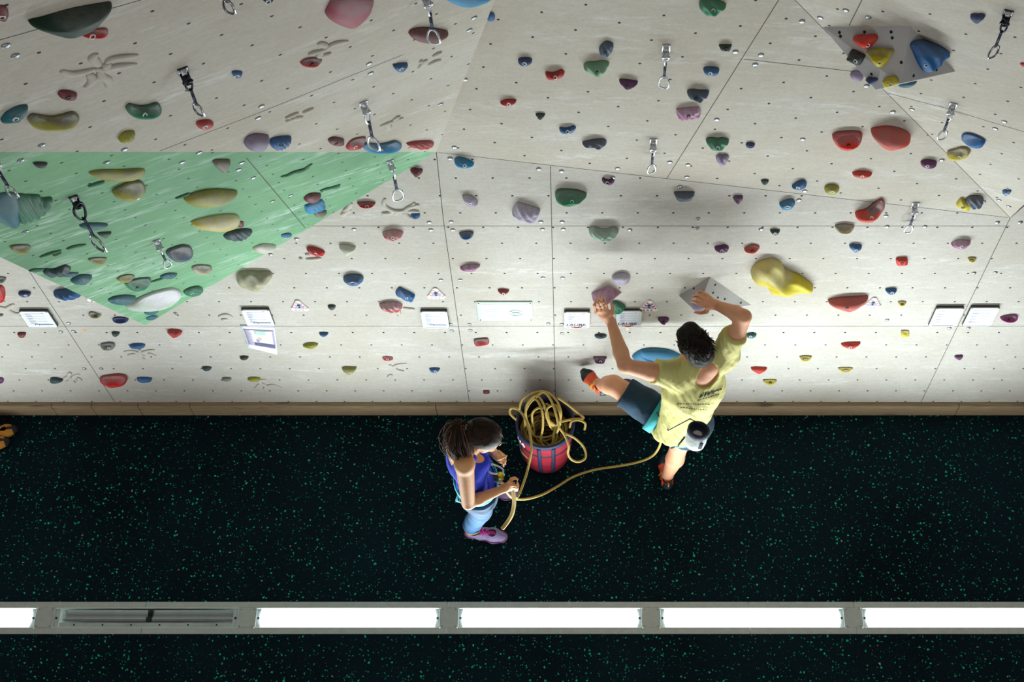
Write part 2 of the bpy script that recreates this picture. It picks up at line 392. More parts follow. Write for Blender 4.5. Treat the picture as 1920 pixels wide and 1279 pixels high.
# channel: rails front and back
sr = empty('light_trough', (0, STRIP_Y, 0)); tag(sr, 'long grey steel trough let into the rubber floor holding the strip lamps', 'light trough')
joints = [PH(x, 1158, 0)[0] for x in (-900, -260, 270, 838, 1405, 1603, 2200, 2800)]
for a, b in zip(joints, joints[1:]):
    for s, wd in ((-1, .037), (1, .037)):
        mb = MB(); mb.bevbox(((a + b) / 2, STRIP_Y + s * (SW / 2 - wd / 2), -.004), b - a - .002, wd, .022, .002); mb.build('rail', steel, sr, smooth=False)
mb = MB(); mb.box(((joints[0] + joints[-1]) / 2, STRIP_Y, -.085), joints[-1] - joints[0], SW - .01, .006)
for s in (-1, 1): mb.box(((joints[0] + joints[-1]) / 2, STRIP_Y + s * (SW / 2 - .008), -.05), joints[-1] - joints[0], .004, .07)
mb.build('channel', steel, sr, smooth=False)
PITCHX = 378.9; HALF = 172.6; LW = .128
lamp_lab = {-1: 'lit white strip lamp cut off by the left edge of the floor trough', 0: 'switched-off strip lamp with bare reflector in the floor trough',
            1: 'glowing strip lamp just right of the switched-off lamp', 2: 'glowing strip lamp in the trough below the woman and rope bucket',
            3: 'glowing strip lamp in the trough right of the standing foot, second lit from right', 4: 'glowing strip lamp cut off by the right edge of the floor trough'}
for i in range(-1, 5):
    xc = PH(273.5 + i * PITCHX, 1158, 0)[0]; hl = PH(273.5 + i * PITCHX + HALF, 1158, 0)[0] - xc
    L = empty('strip_lamp', (xc, STRIP_Y, -.04)); tag(L, lamp_lab.get(i, ''), 'lamp', 'strip lamps in the floor trough')
    R3 = .012
    out = []
    for cx_, cy_, a0 in ((hl - R3, LW / 2 - R3, 0), (-hl + R3, LW / 2 - R3, 90), (-hl + R3, -LW / 2 + R3, 180), (hl - R3, -LW / 2 + R3, 270)):
        for j in range(6):
            q = math.radians(a0 + j * 18); out.append(np.array([xc + cx_ + R3 * math.cos(q), STRIP_Y + cy_ + R3 * math.sin(q), .003]))
    mb = MB(); mb.tube(out, .0045, 8, closed=True); mb.build('frame', clear_rim, L)
    for s in (-1, 1):
        mb = MB(); mb.box((xc + s * (hl - .016), STRIP_Y, -.006), .03, LW - .008, .006); mb.build('end_plate', clear_rim, L, smooth=False)
        mb = MB(); mb.lathe((xc + s * (hl - .016), STRIP_Y, -.003), [(.007, 0), (.007, .003), (.0005, .004)], 12); mb.build('screw', steel_d, L)
    if i == 0:
        pr = []
        for j in range(13):
            t = j / 12; yy = STRIP_Y + LW / 2 - .012 - t * (LW - .055); zz = -.006 - .05 * math.sin(math.pi * min(1, t * 1.05)) ** .7
            pr.append((yy, zz))
        V = []; F = []
        for yy, zz in pr: V += [(xc - hl + .035, yy, zz), (xc + hl - .035, yy, zz)]
        for j in range(12): F.append((2 * j, 2 * j + 1, 2 * j + 3, 2 * j + 2))
        mk('reflector', V, F, alu, L)
        mb = MB(); mb.box((xc, STRIP_Y - LW / 2 + .024, -.014), 2 * hl - .07, .03, .004); mb.build('gear_tray', clear_rim, L, smooth=False)
        for q in range(6):
            mb = MB(); mb.lathe((xc - hl + .13 + q * (2 * hl - .26) / 5, STRIP_Y - LW / 2 + .024, -.012), [(.0055, 0), (.0055, .002), (.0004, .003)], 10); mb.build('screw', steel_d, L)
        mb = MB(); mb.bevbox((xc + .005, STRIP_Y + .005, -.045), .032, .03, .02, .004); mb.build('lamp_holder', plain('black_plastic', (28, 30, 32), .4), L)
    else:
        mb = MB(); zt = .0; n = 10
        # shallow domed diffuser
        V = []; F = []
        for j in range(n + 1):
            t = -1 + 2 * j / n; V += [(xc - hl + .032, STRIP_Y + t * (LW / 2 - .006), zt - .004 + .008 * (1 - t * t)), (xc + hl - .032, STRIP_Y + t * (LW / 2 - .006), zt - .004 + .008 * (1 - t * t))]
        for j in range(n): F.append((2 * j, 2 * j + 1, 2 * j + 3, 2 * j + 2))
        mk('diffuser', V, F, EM, L)
        ld = bpy.data.lights.new('tube_light', 'AREA'); ld.shape = 'RECTANGLE'; ld.size = 2 * hl - .08; ld.size_y = .03; ld.energy = LAMP_WATTS; ld.spread = math.radians(LAMP_SPREAD); ld.color = (.88, .98, 1.0)
        lo = bpy.data.objects.new('tube_light', ld); COL.objects.link(lo); lo.parent = L; lo.location = (0, .0, .04 + .016)
        lo.rotation_euler = (math.radians(90 + LAMP_ELEV), 0, 0)
    xn = PH(273.5 + (i + .5) * PITCHX, 1158, 0)[0]; hw = xn - xc - hl - .004
    if i >= -1:
        mb = MB(); mb.bevbox((xn, STRIP_Y, .001), 2 * hw, LW + .002, .008, .0015); cp = mb.build('cover_plate', steel, sr, smooth=False)
        for sx in (-1, 1):
            for sy in (-1, 1):
                mb = MB(); mb.lathe((xn + sx * (hw - .012), STRIP_Y + sy * (LW / 2 - .01), .0045), [(.003, 0), (.003, .0015), (.0003, .002)], 8); s_ = mb.build('screw', steel_d, sr); 
# ------------------------------------------------------------------ pyramid volumes bolted on the wall
def lift(px, py, k, n): f = FAC[k]; return onplane(px, py, f['P'], f['n'], n)
def hull(name, pts, mat, parent=None, bevel=.004, origin=None, attr=None):
    bm = bmesh.new()
    for p in pts: bm.verts.new(tuple(p))
    bmesh.ops.convex_hull(bm, input=bm.verts); 
    loose = [v for v in bm.verts if not v.link_faces]
    if loose: bmesh.ops.delete(bm, geom=loose, context='VERTS')
    bmesh.ops.dissolve_limit(bm, angle_limit=.02, verts=bm.verts, edges=bm.edges)
    if bevel: bmesh.ops.bevel(bm, geom=list(bm.edges), offset=bevel, segments=2, affect='EDGES', profile=.6, clamp_overlap=True)
    bmesh.ops.triangulate(bm, faces=[f_ for f_ in bm.faces if len(f_.verts) > 4])
    bm.verts.index_update(); V = [np.array(v.co) for v in bm.verts]; F = [[v.index for v in f_.verts] for f_ in bm.faces]; bm.free()
    return mk(name, V, F, mat, parent, False, origin, attr=[attr or 0] * len(V) if attr is not None else None)
vol_m = plain('volume_grey', (176, 174, 174), .75, bump=.2, bscale=200, nscale=5)
hole_m = plain('hole_black', (14, 14, 15), .9)
def volume(k, base, peaks, label, holes=()):
    f = FAC[k]; B = [lift(x, y, which(x, y), 0) for x, y in base]; Pk = [lift(x, y, k, n) for x, y, n in peaks]
    allp = [p - f['n'] * .003 for p in B] + Pk
    o = hull('climbing_volume', allp, vol_m, bevel=.003, origin=B[0]); tag(o, label, 'climbing volume')
    return o
volume('C', [(1540, 50), (1706, 48), (1793, 135), (1665, 150)], [(1642, 169, .19), (1688, 157, .185)], 'large grey faceted pyramid volume holding six bolted grips, upper right')
volume('A', [(1272, 555), (1332, 518), (1412, 573), (1330, 572)], [(1306, 586, .13)], 'small grey pyramid volume under the climber\'s right hand')
VOLS = {}
bpy.context.view_layer.update()
from mathutils.bvhtree import BVHTree
def bvh_of(o):
    me = o.data; off = o.location
    return BVHTree.FromPolygons([tuple(v.co + off) for v in me.vertices], [tuple(p.vertices) for p in me.polygons])
volB, volA = [bvh_of(o) for o in bpy.data.objects if o.name.startswith('climbing_volume')]
def surf(px, py, on=None):
    """plane (point, normal) carrying a hold seen at this pixel"""
    if on in ('volB', 'volA'):
        d = ray(px, py); h = (volB if on == 'volB' else volA).ray_cast(Vector(C0), Vector(d).normalized())
        if h[0] is not None:
            n = np.array(h[1]); n = n if n @ d < 0 else -n
            return np.array(h[0]), n
    k = on or which(px, py); f = FAC[k]; return onplane(px, py, f['P'], f['n']), f['n']
for px, py, on in [(1576, 68, 'volB'), (1574, 61, 'volB'), (1621, 60, 'volB'), (1673, 71, 'volB'), (1671, 60, 'volB'), (1690, 117, 'volB'), (1634, 139, 'volB'), (1713, 142, 'volB'), (1716, 78, 'volB'), (1708, 84, 'volB'), (1756, 131, 'volB'),
                   (1341, 534, 'volA'), (1337, 549, 'volA'), (1346, 558, 'volA'), (1359, 561, 'volA'), (1389, 568, 'volA'), (1301, 541, 'volA')]:
    p, n = surf(px, py, on); mb = MB(); mb.lathe(p + n * .0006, [(.0005, .0), (.0068, 0)], 12, frame(n))
    ow = [o for o in bpy.data.objects if o.name.startswith('climbing_volume')][0 if on == 'volB' else 1]; mb.build('bolt_hole', hole_m, ow)

# ------------------------------------------------------------------ climbing holds
OUT = {
 'oval': [(1,0),(.86,.62),(.4,.95),(-.3,1),(-.85,.66),(-1,0),(-.85,-.62),(-.35,-.97),(.35,-1),(.88,-.6)],
 'dome': [(1,.55),(.6,.85),(0,.95),(-.6,.85),(-1,.55),(-.88,-.2),(-.5,-.8),(0,-1),(.5,-.8),(.88,-.2)],
 'leaf': [(1,.15),(.55,.8),(0,1),(-.55,.75),(-1,.0),(-.6,-.65),(0,-1),(.55,-.7)],
 'dropl': [(-1,.0),(-.45,.62),(.2,.95),(.8,.85),(1,.1),(.85,-.7),(.3,-1),(-.45,-.72)],
 'dropr': [(1,.0),(.45,.62),(-.2,.95),(-.8,.85),(-1,.1),(-.85,-.7),(-.3,-1),(.45,-.72)],
 'tri': [(1,.75),(.3,.95),(-.5,1),(-1,.7),(-.75,.1),(-.3,-.7),(0,-1),(.3,-.75),(.75,0)],
 'trap': [(1,.9),(0,1),(-1,.9),(-.92,.2),(-.7,-.9),(0,-1),(.7,-.9),(.9,.2)],
 'kidney': [(1,.35),(.75,.95),(.3,.6),(-.1,.42),(-.5,.6),(-.85,.8),(-1,.1),(-.8,-.7),(-.1,-1),(.6,-.85),(.95,-.3)],
 'rect': [(1,.7),(.7,1),(-.7,1),(-1,.7),(-1,-.6),(-.75,-1),(.75,-1),(1,-.6)],
 'heart': [(1,.3),(.85,.8),(.4,.95),(0,.86),(-.4,.98),(-.85,.82),(-1,.3),(-.6,-.4),(0,-1),(.6,-.4)],
 'shell': [(1,.1),(.8,.75),(.3,1),(-.25,.8),(-.8,.45),(-1,-.15),(-.6,-.75),(-.1,-1),(.45,-.85),(.9,-.5)],
 'step': [(1,.95),(.35,.7),(-.2,.35),(-.8,.5),(-1,.1),(-.75,-.6),(-.2,-1),(.45,-.6),(.85,-.05)],
}
COLR = dict(red=(206,22,38), dred=(128,14,36), orange=(238,66,40), salmon=(240,96,78), blue=(10,106,166), navy=(8,62,122), cyan=(26,150,200), teal=(4,112,124), dteal=(2,66,78),
 green=(66,148,108), pgreen=(132,186,148), jade=(24,128,90), dgreen=(22,58,44), black=(16,24,30), yellow=(226,208,34), olive=(176,172,58), purple=(104,36,104), magenta=(176,60,138),
 lilac=(164,146,180), slate=(78,98,122), beige=(206,200,164), brown=(140,130,104), white=(206,214,200), grey=(150,148,140), rose=(176,84,100))
boltring_m = plain('bolt_steel', (214, 216, 216), .5, .3); boltdark_m = plain('bolt_socket', (20, 20, 22), .6)
PALE = {(1164,522),(986,398),(881,376),(1132,437),(1310,569),(285,564),(737,440),(733,575),(882,502),(651,469),(404,418),(1291,212),(495,466),(1801,458)}
def hold(px, py, L, T, rot, shape, col, label, flag='', on=None, outline=None, prot=1.0, group=None):
    rng = random.Random(int(px * 13 + py * 7)); R = math.radians(rot); h_key = (px, py)
    P, n = surf(px, py, on)
    # how far (px) one metre of lift along the surface normal moves a point down the picture
    s = proj(P + n * .05) - proj(P); lm = np.linalg.norm(s) / .05; ld = s / (np.linalg.norm(s) + 1e-9)
    upm = (proj(P) - proj(P + frame(n)[:, 0] * .05)); sc = np.linalg.norm(upm) / .05
    if outline is not None:
        q = np.array(outline, float); c = (q.max(0) + q.min(0)) / 2; q = q - c; q[:, 1] *= -1; px, py = c; Wd, T = np.ptp(q[:, 0]), np.ptp(q[:, 1]); L = Wd
    else:
        base = np.array(OUT[shape]); q = base * [L / 2, T / 2]
        j = 1 + np.array([rng.uniform(-.06, .06) for _ in q])[:, None]; q = q * j
        q = q @ np.array([[math.cos(R), math.sin(R)], [-math.sin(R), math.cos(R)]])
    TT = np.ptp(q[:, 1]); WW = np.ptp(q[:, 0])
    pm = min(.62 * T / lm, .42 * L / sc) * prot
    if abs(ld[1]) < .3: pm *= .8
    Lp = pm * lm
    ty = abs(ld[1]) * Lp; b = (TT * TT - ty * ty) / (2 * TT) / (TT / 2) if ty < TT * .9 else .3
    b = max(.35, b)
    shift = (1 - b) * TT / 2
    ol = np.array(catmull(q, 5 if outline is None else 9, True)); m = len(ol); rings = 11 if outline is None else 26
    ctr_off = np.array([0, 0.0])
    V = []; A = []; F = []
    fr = frame(n)
    ph = [rng.uniform(0, 6.28) for _ in range(6)]
    for i in range(rings + 1):
        t = i / rings                       # 0 rim .. 1 centre
        rho = math.cos(t * math.pi / 2); hh = math.sin(t * math.pi / 2)
        if 'sharp' in flag: rho = 1 - t; hh = t ** .8
        for v in (ol if i < rings else ol[:1] * 0):
            x, y = v * rho
            bx = px + x - ld[0] * 0; by = py - (y * b + shift)
            k_ = hh ** .82
            u_, v_ = x / (WW / 2 + 1e-6), y / (TT / 2 + 1e-6)
            lump = 1
            if 'lump' in flag: lump += .16 * math.sin(4.1 * u_ + ph[0]) * math.cos(3.3 * v_ + ph[1]) + .12 * math.sin(8 * u_ + 5 * v_ + ph[2])
            else: lump += .05 * math.sin(3 * u_ + ph[0]) * math.cos(3 * v_ + ph[1])
            if 'ridge' in flag: lump += .10 * math.sin(13 * u_ + 7 * v_ + ph[2])
            if 'ring' in flag: lump += .07 * math.cos(9 * math.hypot(u_, v_) * 1.3)
            if 'scoop' in flag:
                w_ = min(1, max(0, (v_ + .15) / .55)); lump *= 1 - .62 * w_ * (3 * w_ * w_ - 2 * w_ ** 3 if False else 1) * math.exp(-(u_ / .8) ** 4) * (rho < .93)
            if 'crack' in flag:
                for c0, sl, bend in ((.35, -.55, .18), (-.30, -.25, .12)):
                    dd = v_ - (c0 + sl * u_ + bend * math.sin(5 * u_)); lump *= 1 - .26 * math.exp(-(dd / .06) ** 2)
            p = onplane(bx, by, P, n, -.001) + n * pm * k_ * lump
            V.append(p)
            up = min(1, max(0, (v_ + .02 + .08 * math.sin(5 * u_ + ph[3])) / .3)); up = up * up * (3 - 2 * up); ck = .04 + up * (.62 if 'scoop' in flag else .32) if 'clean' not in flag else .03 + .3 * up  # upper side of the grip: painted-in shade mixed with chalk
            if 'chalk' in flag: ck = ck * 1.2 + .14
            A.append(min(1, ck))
            if i == rings: break
    for i in range(rings - 1):
        for j in range(m): F.append((i * m + j, (i + 1) * m + j, (i + 1) * m + (j + 1) % m, i * m + (j + 1) % m))
    cI = rings * m
    for j in range(m): F.append(((rings - 1) * m + j, cI, (rings - 1) * m + (j + 1) % m))
    F.append([j for j in range(m)])
    # outward facing
    a_, b_, c_ = V[F[0][0]], V[F[0][1]], V[F[0][2]]
    cc = sum(V) / len(V); nn = np.cross(b_ - a_, c_ - a_)
    if nn @ ((a_ + b_ + c_) / 3 - cc) < 0: F = [f_[::-1] for f_ in F]
    pale = (h_key in PALE) or 'pale' in flag
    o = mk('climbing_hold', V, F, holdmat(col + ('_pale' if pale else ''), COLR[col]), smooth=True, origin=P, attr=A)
    tag(o, label, 'climbing hold', group)
    if 'nobolt' not in flag and WW > 10:
        # bolt sunk in the lower front of the grip
        tree = BVHTree.FromPolygons([tuple(v) for v in V], [tuple(f_) for f_ in F])
        by_ = py + TT * .27
        h = tree.ray_cast(Vector(C0), Vector(ray(px + rng.uniform(-.08, .08) * WW, by_)).normalized())
        if h[0] is not None:
            nb = np.array(h[1]); nb = nb if nb @ ray(px, py) < 0 else -nb; nb = nrm(nb + n)
            mb = MB(); Rf = frame(nb); dk_ = rng.random() < .25; r_ = .0085 if WW > 16 else .006
            c_ = np.array(h[0]) - nb * .002
            mb.lathe(c_, [(r_ * 1.1, -.004), (r_ * 1.1, .003), (r_ * .75, .0038), (r_ * .62, .001), (r_ * .3, .001), (.0004, .001)], 12, Rf)
            bo = mb.build('bolt', [boltring_m, boltdark_m], o); ni = len(bo.data.polygons); bo.data.polygons.foreach_set('material_index', [1 if i_ >= 24 or dk_ else 0 for i_ in range(ni)])
    return o
H = [
 # ---- upper left wall
 (177,63,52,20,8,'dropl','red','dark red hold tucked under the large dark green hold, top left','scoop'),
 (4,24,22,32,0,'oval','dred','maroon hold cut off by the left edge near the top corner',''),
 (27,214,62,26,33,'leaf','teal','slanting teal leaf-shaped hold near the left edge above the green overhang','crack'),
 (100,227,94,38,2,'kidney','olive','long grey-topped yellow hold near the left edge above the green overhang','scoop chalk nobolt'),
 (268,207,66,34,0,'kidney','jade','jade green hold below and left of the upper left quickdraw','scoop'),
 (126,178,36,20,-12,'oval','dred','maroon oval hold below the six-armed relief grip',''),
 (237,256,36,22,32,'leaf','olive','small slanting yellow hold above the green overhang','ridge nobolt'),
 (383,233,32,19,6,'oval','red','dark red oval hold just below the upper left quickdraw',''),
 (444,139,20,17,0,'dome','blue','small blue hold right of the upper left quickdraw',''),
 (480,267,50,36,22,'leaf','lilac','grey-purple slanted hold left of a blue pointed hold above the overhang','nobolt chalk'),
 (526,266,46,26,28,'dropr','blue','faceted blue pointed hold above the green overhang','ridge'),
 (583,117,44,20,12,'leaf','red','red hold with grey top under a curved relief grip, upper left wall','scoop chalk'),
 (751,125,28,18,30,'dropr','blue','small blue pointed hold alone right of the upper middle seam, upper left wall',''),
 (502,1,20,10,0,'dome','navy','tiny navy hold at the top edge left of the large pink sloper',''),
 (803,65,72,32,4,'dropr','dred','maroon sloper behind the hanging carabiner at top centre','chalk nobolt'),
 (630,265,30,18,-5,'oval','dred','small grey and red oval hold left of a slanting red hold above the overhang','chalk'),
 (667,269,42,20,32,'leaf','red','slanting red leaf-shaped hold left of the cyan hold','chalk scoop'),
 (715,276,72,26,4,'kidney','cyan','cyan curved hold behind a hanging carabiner above the overhang','scoop'),
 (786,271,52,18,0,'dropl','red','flat ridged red hold at the right tip of the upper left wall','ridge nobolt chalk'),
 (920,31,16,18,20,'oval','blue','small blue hold half hidden behind the edge of the upper left wall','nobolt'),
 # ---- green overhang
 (75,309,26,14,0,'dome','black','small black hold in the top left of the green overhang','clean nobolt'),
 (240,358,64,36,18,'shell','olive','yellow-edged curled hold directly below the large grey-yellow sloper','scoop chalk nobolt'),
 (393,371,104,34,10,'leaf','olive','long grey sloper with yellow tips in the middle of the overhang','chalk nobolt'),
 (404,418,94,34,6,'dropl','yellow','pale long sloper with bright yellow ends on the overhang','chalk nobolt'),
 (415,311,34,28,5,'tri','brown','grey-brown block hold near the top edge of the green overhang','chalk nobolt'),
 (446,440,56,22,14,'leaf','dteal','dark ribbed hold right of the yellow-ended sloper','ridge nobolt'),
 (450,420,14,13,0,'oval','dred','tiny maroon hold poking out right of the yellow-ended sloper','nobolt'),
 (175,424,56,16,2,'leaf','teal','thin teal hold behind the sling of the left overhang quickdraw','nobolt'),
 (196,440,26,13,8,'tri','dgreen','small dark hold beside the lower carabiner of the left overhang quickdraw','nobolt'),
 (38,467,38,21,3,'dome','olive','brown-yellow hold near the left edge of the overhang','scoop chalk nobolt'),
 (183,489,34,16,5,'dome','olive','yellow-brown hold just under the left overhang quickdraw','scoop chalk nobolt'),
 (336,475,52,32,8,'shell','slate','grey-teal hold touching the carabiner of the short overhang quickdraw','chalk nobolt scoop'),
 (378,505,38,20,2,'oval','beige','grey-white hold in the lower right part of the overhang','scoop chalk nobolt'),
 (106,508,52,20,12,'kidney','dteal','lumpy dark teal hold near the lower left rim of the overhang','lump nobolt'),
 (130,515,34,10,10,'leaf','teal','thin teal hold right of the lumpy dark teal hold','ridge nobolt'),
 (152,524,42,20,18,'leaf','teal','pointed teal hold below the two teal holds on the lower left rim','crack nobolt'),
 (235,522,34,16,14,'leaf','olive','small yellow-brown hold above the dark green dome on the overhang','scoop chalk nobolt'),
 (258,533,50,24,15,'dome','jade','dark green rounded hold in the lower overhang','scoop'),
 (316,517,34,12,12,'leaf','teal','thin ribbed teal hold in the lower overhang','ridge nobolt'),
 (228,562,56,20,10,'leaf','teal','teal pointed hold left of the long white hold near the overhang tip','crack nobolt'),
 (285,564,108,34,17,'dropl','white','long white curved hold near the tip of the overhang','chalk scoop nobolt'),
 (361,546,38,19,14,'shell','jade','green ringed hold on the right rim of the overhang','ring'),
 (284,585,30,11,14,'leaf','teal','upper of two small teal holds at the tip of the overhang','crack nobolt'),
 (284,596,24,9,16,'leaf','teal','lowest small teal hold at the very tip of the overhang','crack nobolt'),
 (585,371,36,20,20,'leaf','dred','grey-topped maroon hold, uppermost of three on the right of the overhang','chalk nobolt'),
 (590,387,38,18,22,'rect','cyan','blue faceted hold, middle of three on the right of the overhang','ridge nobolt'),
 (600,400,26,16,20,'dropr','brown','brown hold, lowest of three on the right of the overhang','chalk nobolt'),
 (537,441,20,9,12,'oval','blue','tiny blue hold on the right rim of the overhang','nobolt'),
 (495,466,46,20,8,'leaf','beige','pale yellow hold straddling the right rim of the overhang','chalk nobolt'),
 # ---- lower wall, left
 (1,551,20,32,0,'oval','red','bright red hold cut off by the left edge beside the overhang','lump nobolt'),
 (3,525,18,14,0,'dome','grey','small grey hold at the left edge above the bright red one','scoop nobolt'),
 (47,551,24,12,-3,'oval','navy','small navy hold left of the blue streaked hold under the overhang','clean'),
 (127,551,54,24,-4,'shell','blue','blue streaked hold half hidden by the left rim of the overhang','ridge nobolt'),
 (1,591,12,6,0,'oval','grey','tiny grey hold at the left edge below the chain-like relief','nobolt'),
 (178,591,24,13,-10,'dropr','beige','small brown and beige hold under the left rim of the overhang','scoop chalk'),
 (226,600,29,13,-2,'oval','navy','navy crescent hold just below the overhang tip','scoop clean nobolt'),
 (41,628,16,12,0,'dome','dred','small maroon hold below the framed sheet at far left','nobolt'),
 (217,626,16,11,-5,'dome','dgreen','small dark green hold below the navy crescent hold','nobolt'),
 (202,649,28,18,-5,'shell','grey','grey-beige hold with dark top below the overhang tip','scoop chalk'),
 (257,649,30,12,4,'oval','blue','flat blue hold above a branching relief, lower left','clean nobolt'),
 (328,625,27,17,-5,'heart','red','bright red hold on the lower wall right of the overhang tip','nobolt'),
 (106,713,26,13,2,'dropr','dteal','dark teal pointed hold near the plinth at left','nobolt'),
 (214,713,51,28,-3,'shell','red','large bright red hold on the seam near the plinth','scoop nobolt'),
 (271,712,30,12,-3,'oval','blue','flat blue hold right of the large red hold near the plinth','clean nobolt'),
 (1,713,14,12,10,'oval','purple','purple hold cut off by the left edge near the plinth','nobolt'),
 (388,691,19,10,-2,'dome','dteal','small dark teal hold low on the wall, left of the green one','nobolt'),
 (458,671,17,10,0,'dome','dgreen','small green hold below the curled poster','nobolt'),
 (425,711,18,9,0,'oval','grey','tiny grey ribbed hold near the plinth left of an olive one','ridge nobolt'),
 (476,711,24,11,0,'leaf','olive','small olive hold near the plinth beside a branching relief','nobolt'),
 # ---- lower wall, centre left
 (592,471,35,14,-20,'oval','red','slim red hold above three grey relief bars','ridge'),
 (651,469,32,21,-8,'tri','beige','pale grey-beige hold with dark notch above the blue swirl hold','chalk nobolt'),
 (663,524,39,22,3,'oval','blue','blue hold with swirl rings on the middle left wall','ring chalk'),
 (737,440,40,22,0,'leaf','red','red and white shell hold with grey top below the spider relief','ridge chalk'),
 (687,384,34,15,-2,'dome','red','red hold with dark top along the right rim of the overhang','scoop'),
 (781,323,23,19,-5,'heart','dred','small maroon hold below the right tip of the upper left wall',''),
 (779,404,18,13,0,'oval','blue','small blue hold at the right arm of the spider relief','ridge'),
 (870,305,38,21,-18,'dropr','cyan','turquoise blue pointed hold near the meeting point of the walls','crack'),
 (881,376,34,20,-38,'leaf','lilac','pinkish lilac slanted hold right of the spider relief','chalk'),
 (875,441,27,18,6,'dome','blue','blue hold with grey chalked top right of the centre left seam','chalk scoop nobolt'),
 (882,502,40,16,10,'leaf','magenta','chalked pinkish grey hold right of the centre left seam','chalk nobolt'),
 (944,548,21,13,-3,'tri','red','small grey-topped red hold above the large clear sign','chalk'),
 (760,552,36,16,-30,'rect','blue','slanted blue block hold left of a red and white triangle sign','ridge'),
 (733,575,44,22,-8,'shell','red','red and white striped hold with grey top left of the framed sheet','ridge chalk'),
 (622,576,15,11,0,'dome','dgreen','tiny dark green hold right of the leftmost clear triangle sign','nobolt'),
 (607,627,17,10,-2,'dome','blue','small blue hold above the yellow-green slotted hold','nobolt'),
 (583,648,29,13,6,'leaf','olive','yellow-green slotted hold on the lower middle left wall','crack nobolt'),
 (655,695,27,17,2,'tri','olive','olive triangular hold low on the middle left wall','chalk'),
 (727,672,21,9,-3,'oval','red','small red hold right of the olive triangular hold','scoop'),
 (815,694,20,11,0,'dome','blue','small blue hold low on the wall left of the woman\'s head',''),
 (903,641,27,14,8,'rect','red','red block hold above the woman right of the seam','scoop chalk nobolt'),
 (912,735,12,8,0,'rect','dred','tiny maroon hold just above the plinth over the woman\'s head','nobolt'),
 # ---- upper wall, centre
 (985,115,27,17,4,'oval','navy','navy oval hold, leftmost on the upper centre wall','clean'),
 (954,192,31,15,8,'leaf','red','small red hold left of centre on the upper wall, lower of two',''),
 (1040,140,36,19,10,'kidney','red','red hold on the upper centre wall right of the navy oval',''),
 (1137,91,32,24,62,'oval','slate','upright grey-blue hold above the pale green one','lump'),
 (1119,128,46,32,8,'heart','pgreen','pale green rounded hold on the upper centre wall','lump'),
 (1177,158,36,20,-10,'tri','purple','purple hold just left of the upper centre quickdraw',''),
 (1013,218,18,14,0,'tri','dgreen','small dark green knob on the upper centre wall',''),
 (1064,243,31,15,7,'kidney','blue','blue hold above the grey-blue block on the upper centre wall',''),
 (1115,269,46,21,5,'dropl','slate','grey-blue block hold left of the lower centre quickdraw','lump nobolt chalk'),
 (1336,11,52,36,-5,'dropr','green','green hold cut off by the top edge right of centre','lump'),
 (1360,89,24,14,0,'trap','dgreen','small black-green block hold left of the diagonal seam','clean'),
 (1334,133,31,18,-5,'oval','blue','blue hold right of the upper centre quickdraw','clean'),
 (1308,179,43,26,-4,'heart','slate','grey-blue peaked hold above the pink-purple one','lump'),
 (1291,212,44,22,6,'rect','magenta','pink-purple hold below the grey-blue peaked hold','ridge chalk'),
 (1345,270,43,28,0,'heart','green','green peaked hold with a bolt right of the lower centre quickdraw','lump'),
 (1354,300,24,25,0,'heart','lilac','lilac hold directly under the green peaked hold','lump nobolt'),
 (1407,272,17,12,0,'oval','navy','tiny navy hold right of the green peaked hold','clean'),
 (1140,340,23,14,-8,'kidney','purple','small purple hold above and right of the green eyed hold','ring'),
 (1070,369,61,36,2,'dropr','green','large green leaf-shaped hold with round eyes and pointed right tip','ring scoop'),
 (986,398,48,28,-20,'rect','lilac','chalky lilac ridged hold left of the centre seam','ridge chalk'),
 (1132,437,54,30,-5,'kidney','pgreen','pale green hold with dark notches right of the centre seam','ridge chalk nobolt'),
 (1283,368,38,20,0,'trap','slate','blue-grey trapezoid hold on the middle wall','chalk nobolt'),
 (1384,374,19,18,0,'heart','purple','small purple hold right of the blue-grey trapezoid hold','chalk'),
 (1353,466,27,16,0,'shell','purple','dark purple hold left of the salmon hold on the middle wall','ridge'),
 (1410,467,29,18,10,'leaf','salmon','small salmon hold with dark top above the large yellow hold','scoop'),
 (1434,341,14,12,0,'dome','dgreen','tiny dark green knob above and left of the blue pair',''),
 (1453,435,18,13,0,'dome','dgreen','small dark green knob below the blue pair on the right',''),
 (1164,522,34,26,-6,'shell','lilac','white-lilac rounded hold above the climber\'s left hand','chalk nobolt'),
 (1159,576,28,27,0,'dropr','jade','glossy green hold with round spots beside the climber\'s left hand','ring nobolt clean'),
 (1244,601,21,16,0,'heart','purple','purple hold between the climber\'s arms, above his head','lump'),
 (1126,630,22,10,0,'oval','dteal','small dark teal hold left of the climber\'s left forearm','clean'),
 (1125,675,24,14,0,'trap','purple','purple hold just above the toe of the climber\'s raised foot','scoop'),
 (1178,716,20,12,-8,'dropr','purple','purple hold peeking out above the climber\'s raised knee','nobolt'),
 (1408,629,21,11,4,'oval','teal','flat teal hold right of the climber\'s right arm','clean'),
 # ---- right side
 (1589,263,59,40,6,'dome','orange','big orange-red rounded sloper, left of the pair','scoop'),
 (1671,259,78,46,-22,'leaf','salmon','big chalked salmon sloper, right of the pair','chalk nobolt'),
 (1741,307,30,18,0,'oval','purple','purple hold left of the diagonal ridge on the right','clean'),
 (1834,34,29,20,0,'heart','navy','blue hold left of the quickdraw in the top right corner','nobolt'),
 (1826,263,46,23,-26,'oval','blue','slanted blue oval hold on the upper right wall','scoop clean nobolt'),
 (1797,288,44,26,6,'shell','yellow','yellow hold with dark chalked top on the diagonal ridge','scoop chalk'),
 (1919,121,12,9,0,'tri','orange','orange hold just cut off by the right edge near the top','nobolt'),
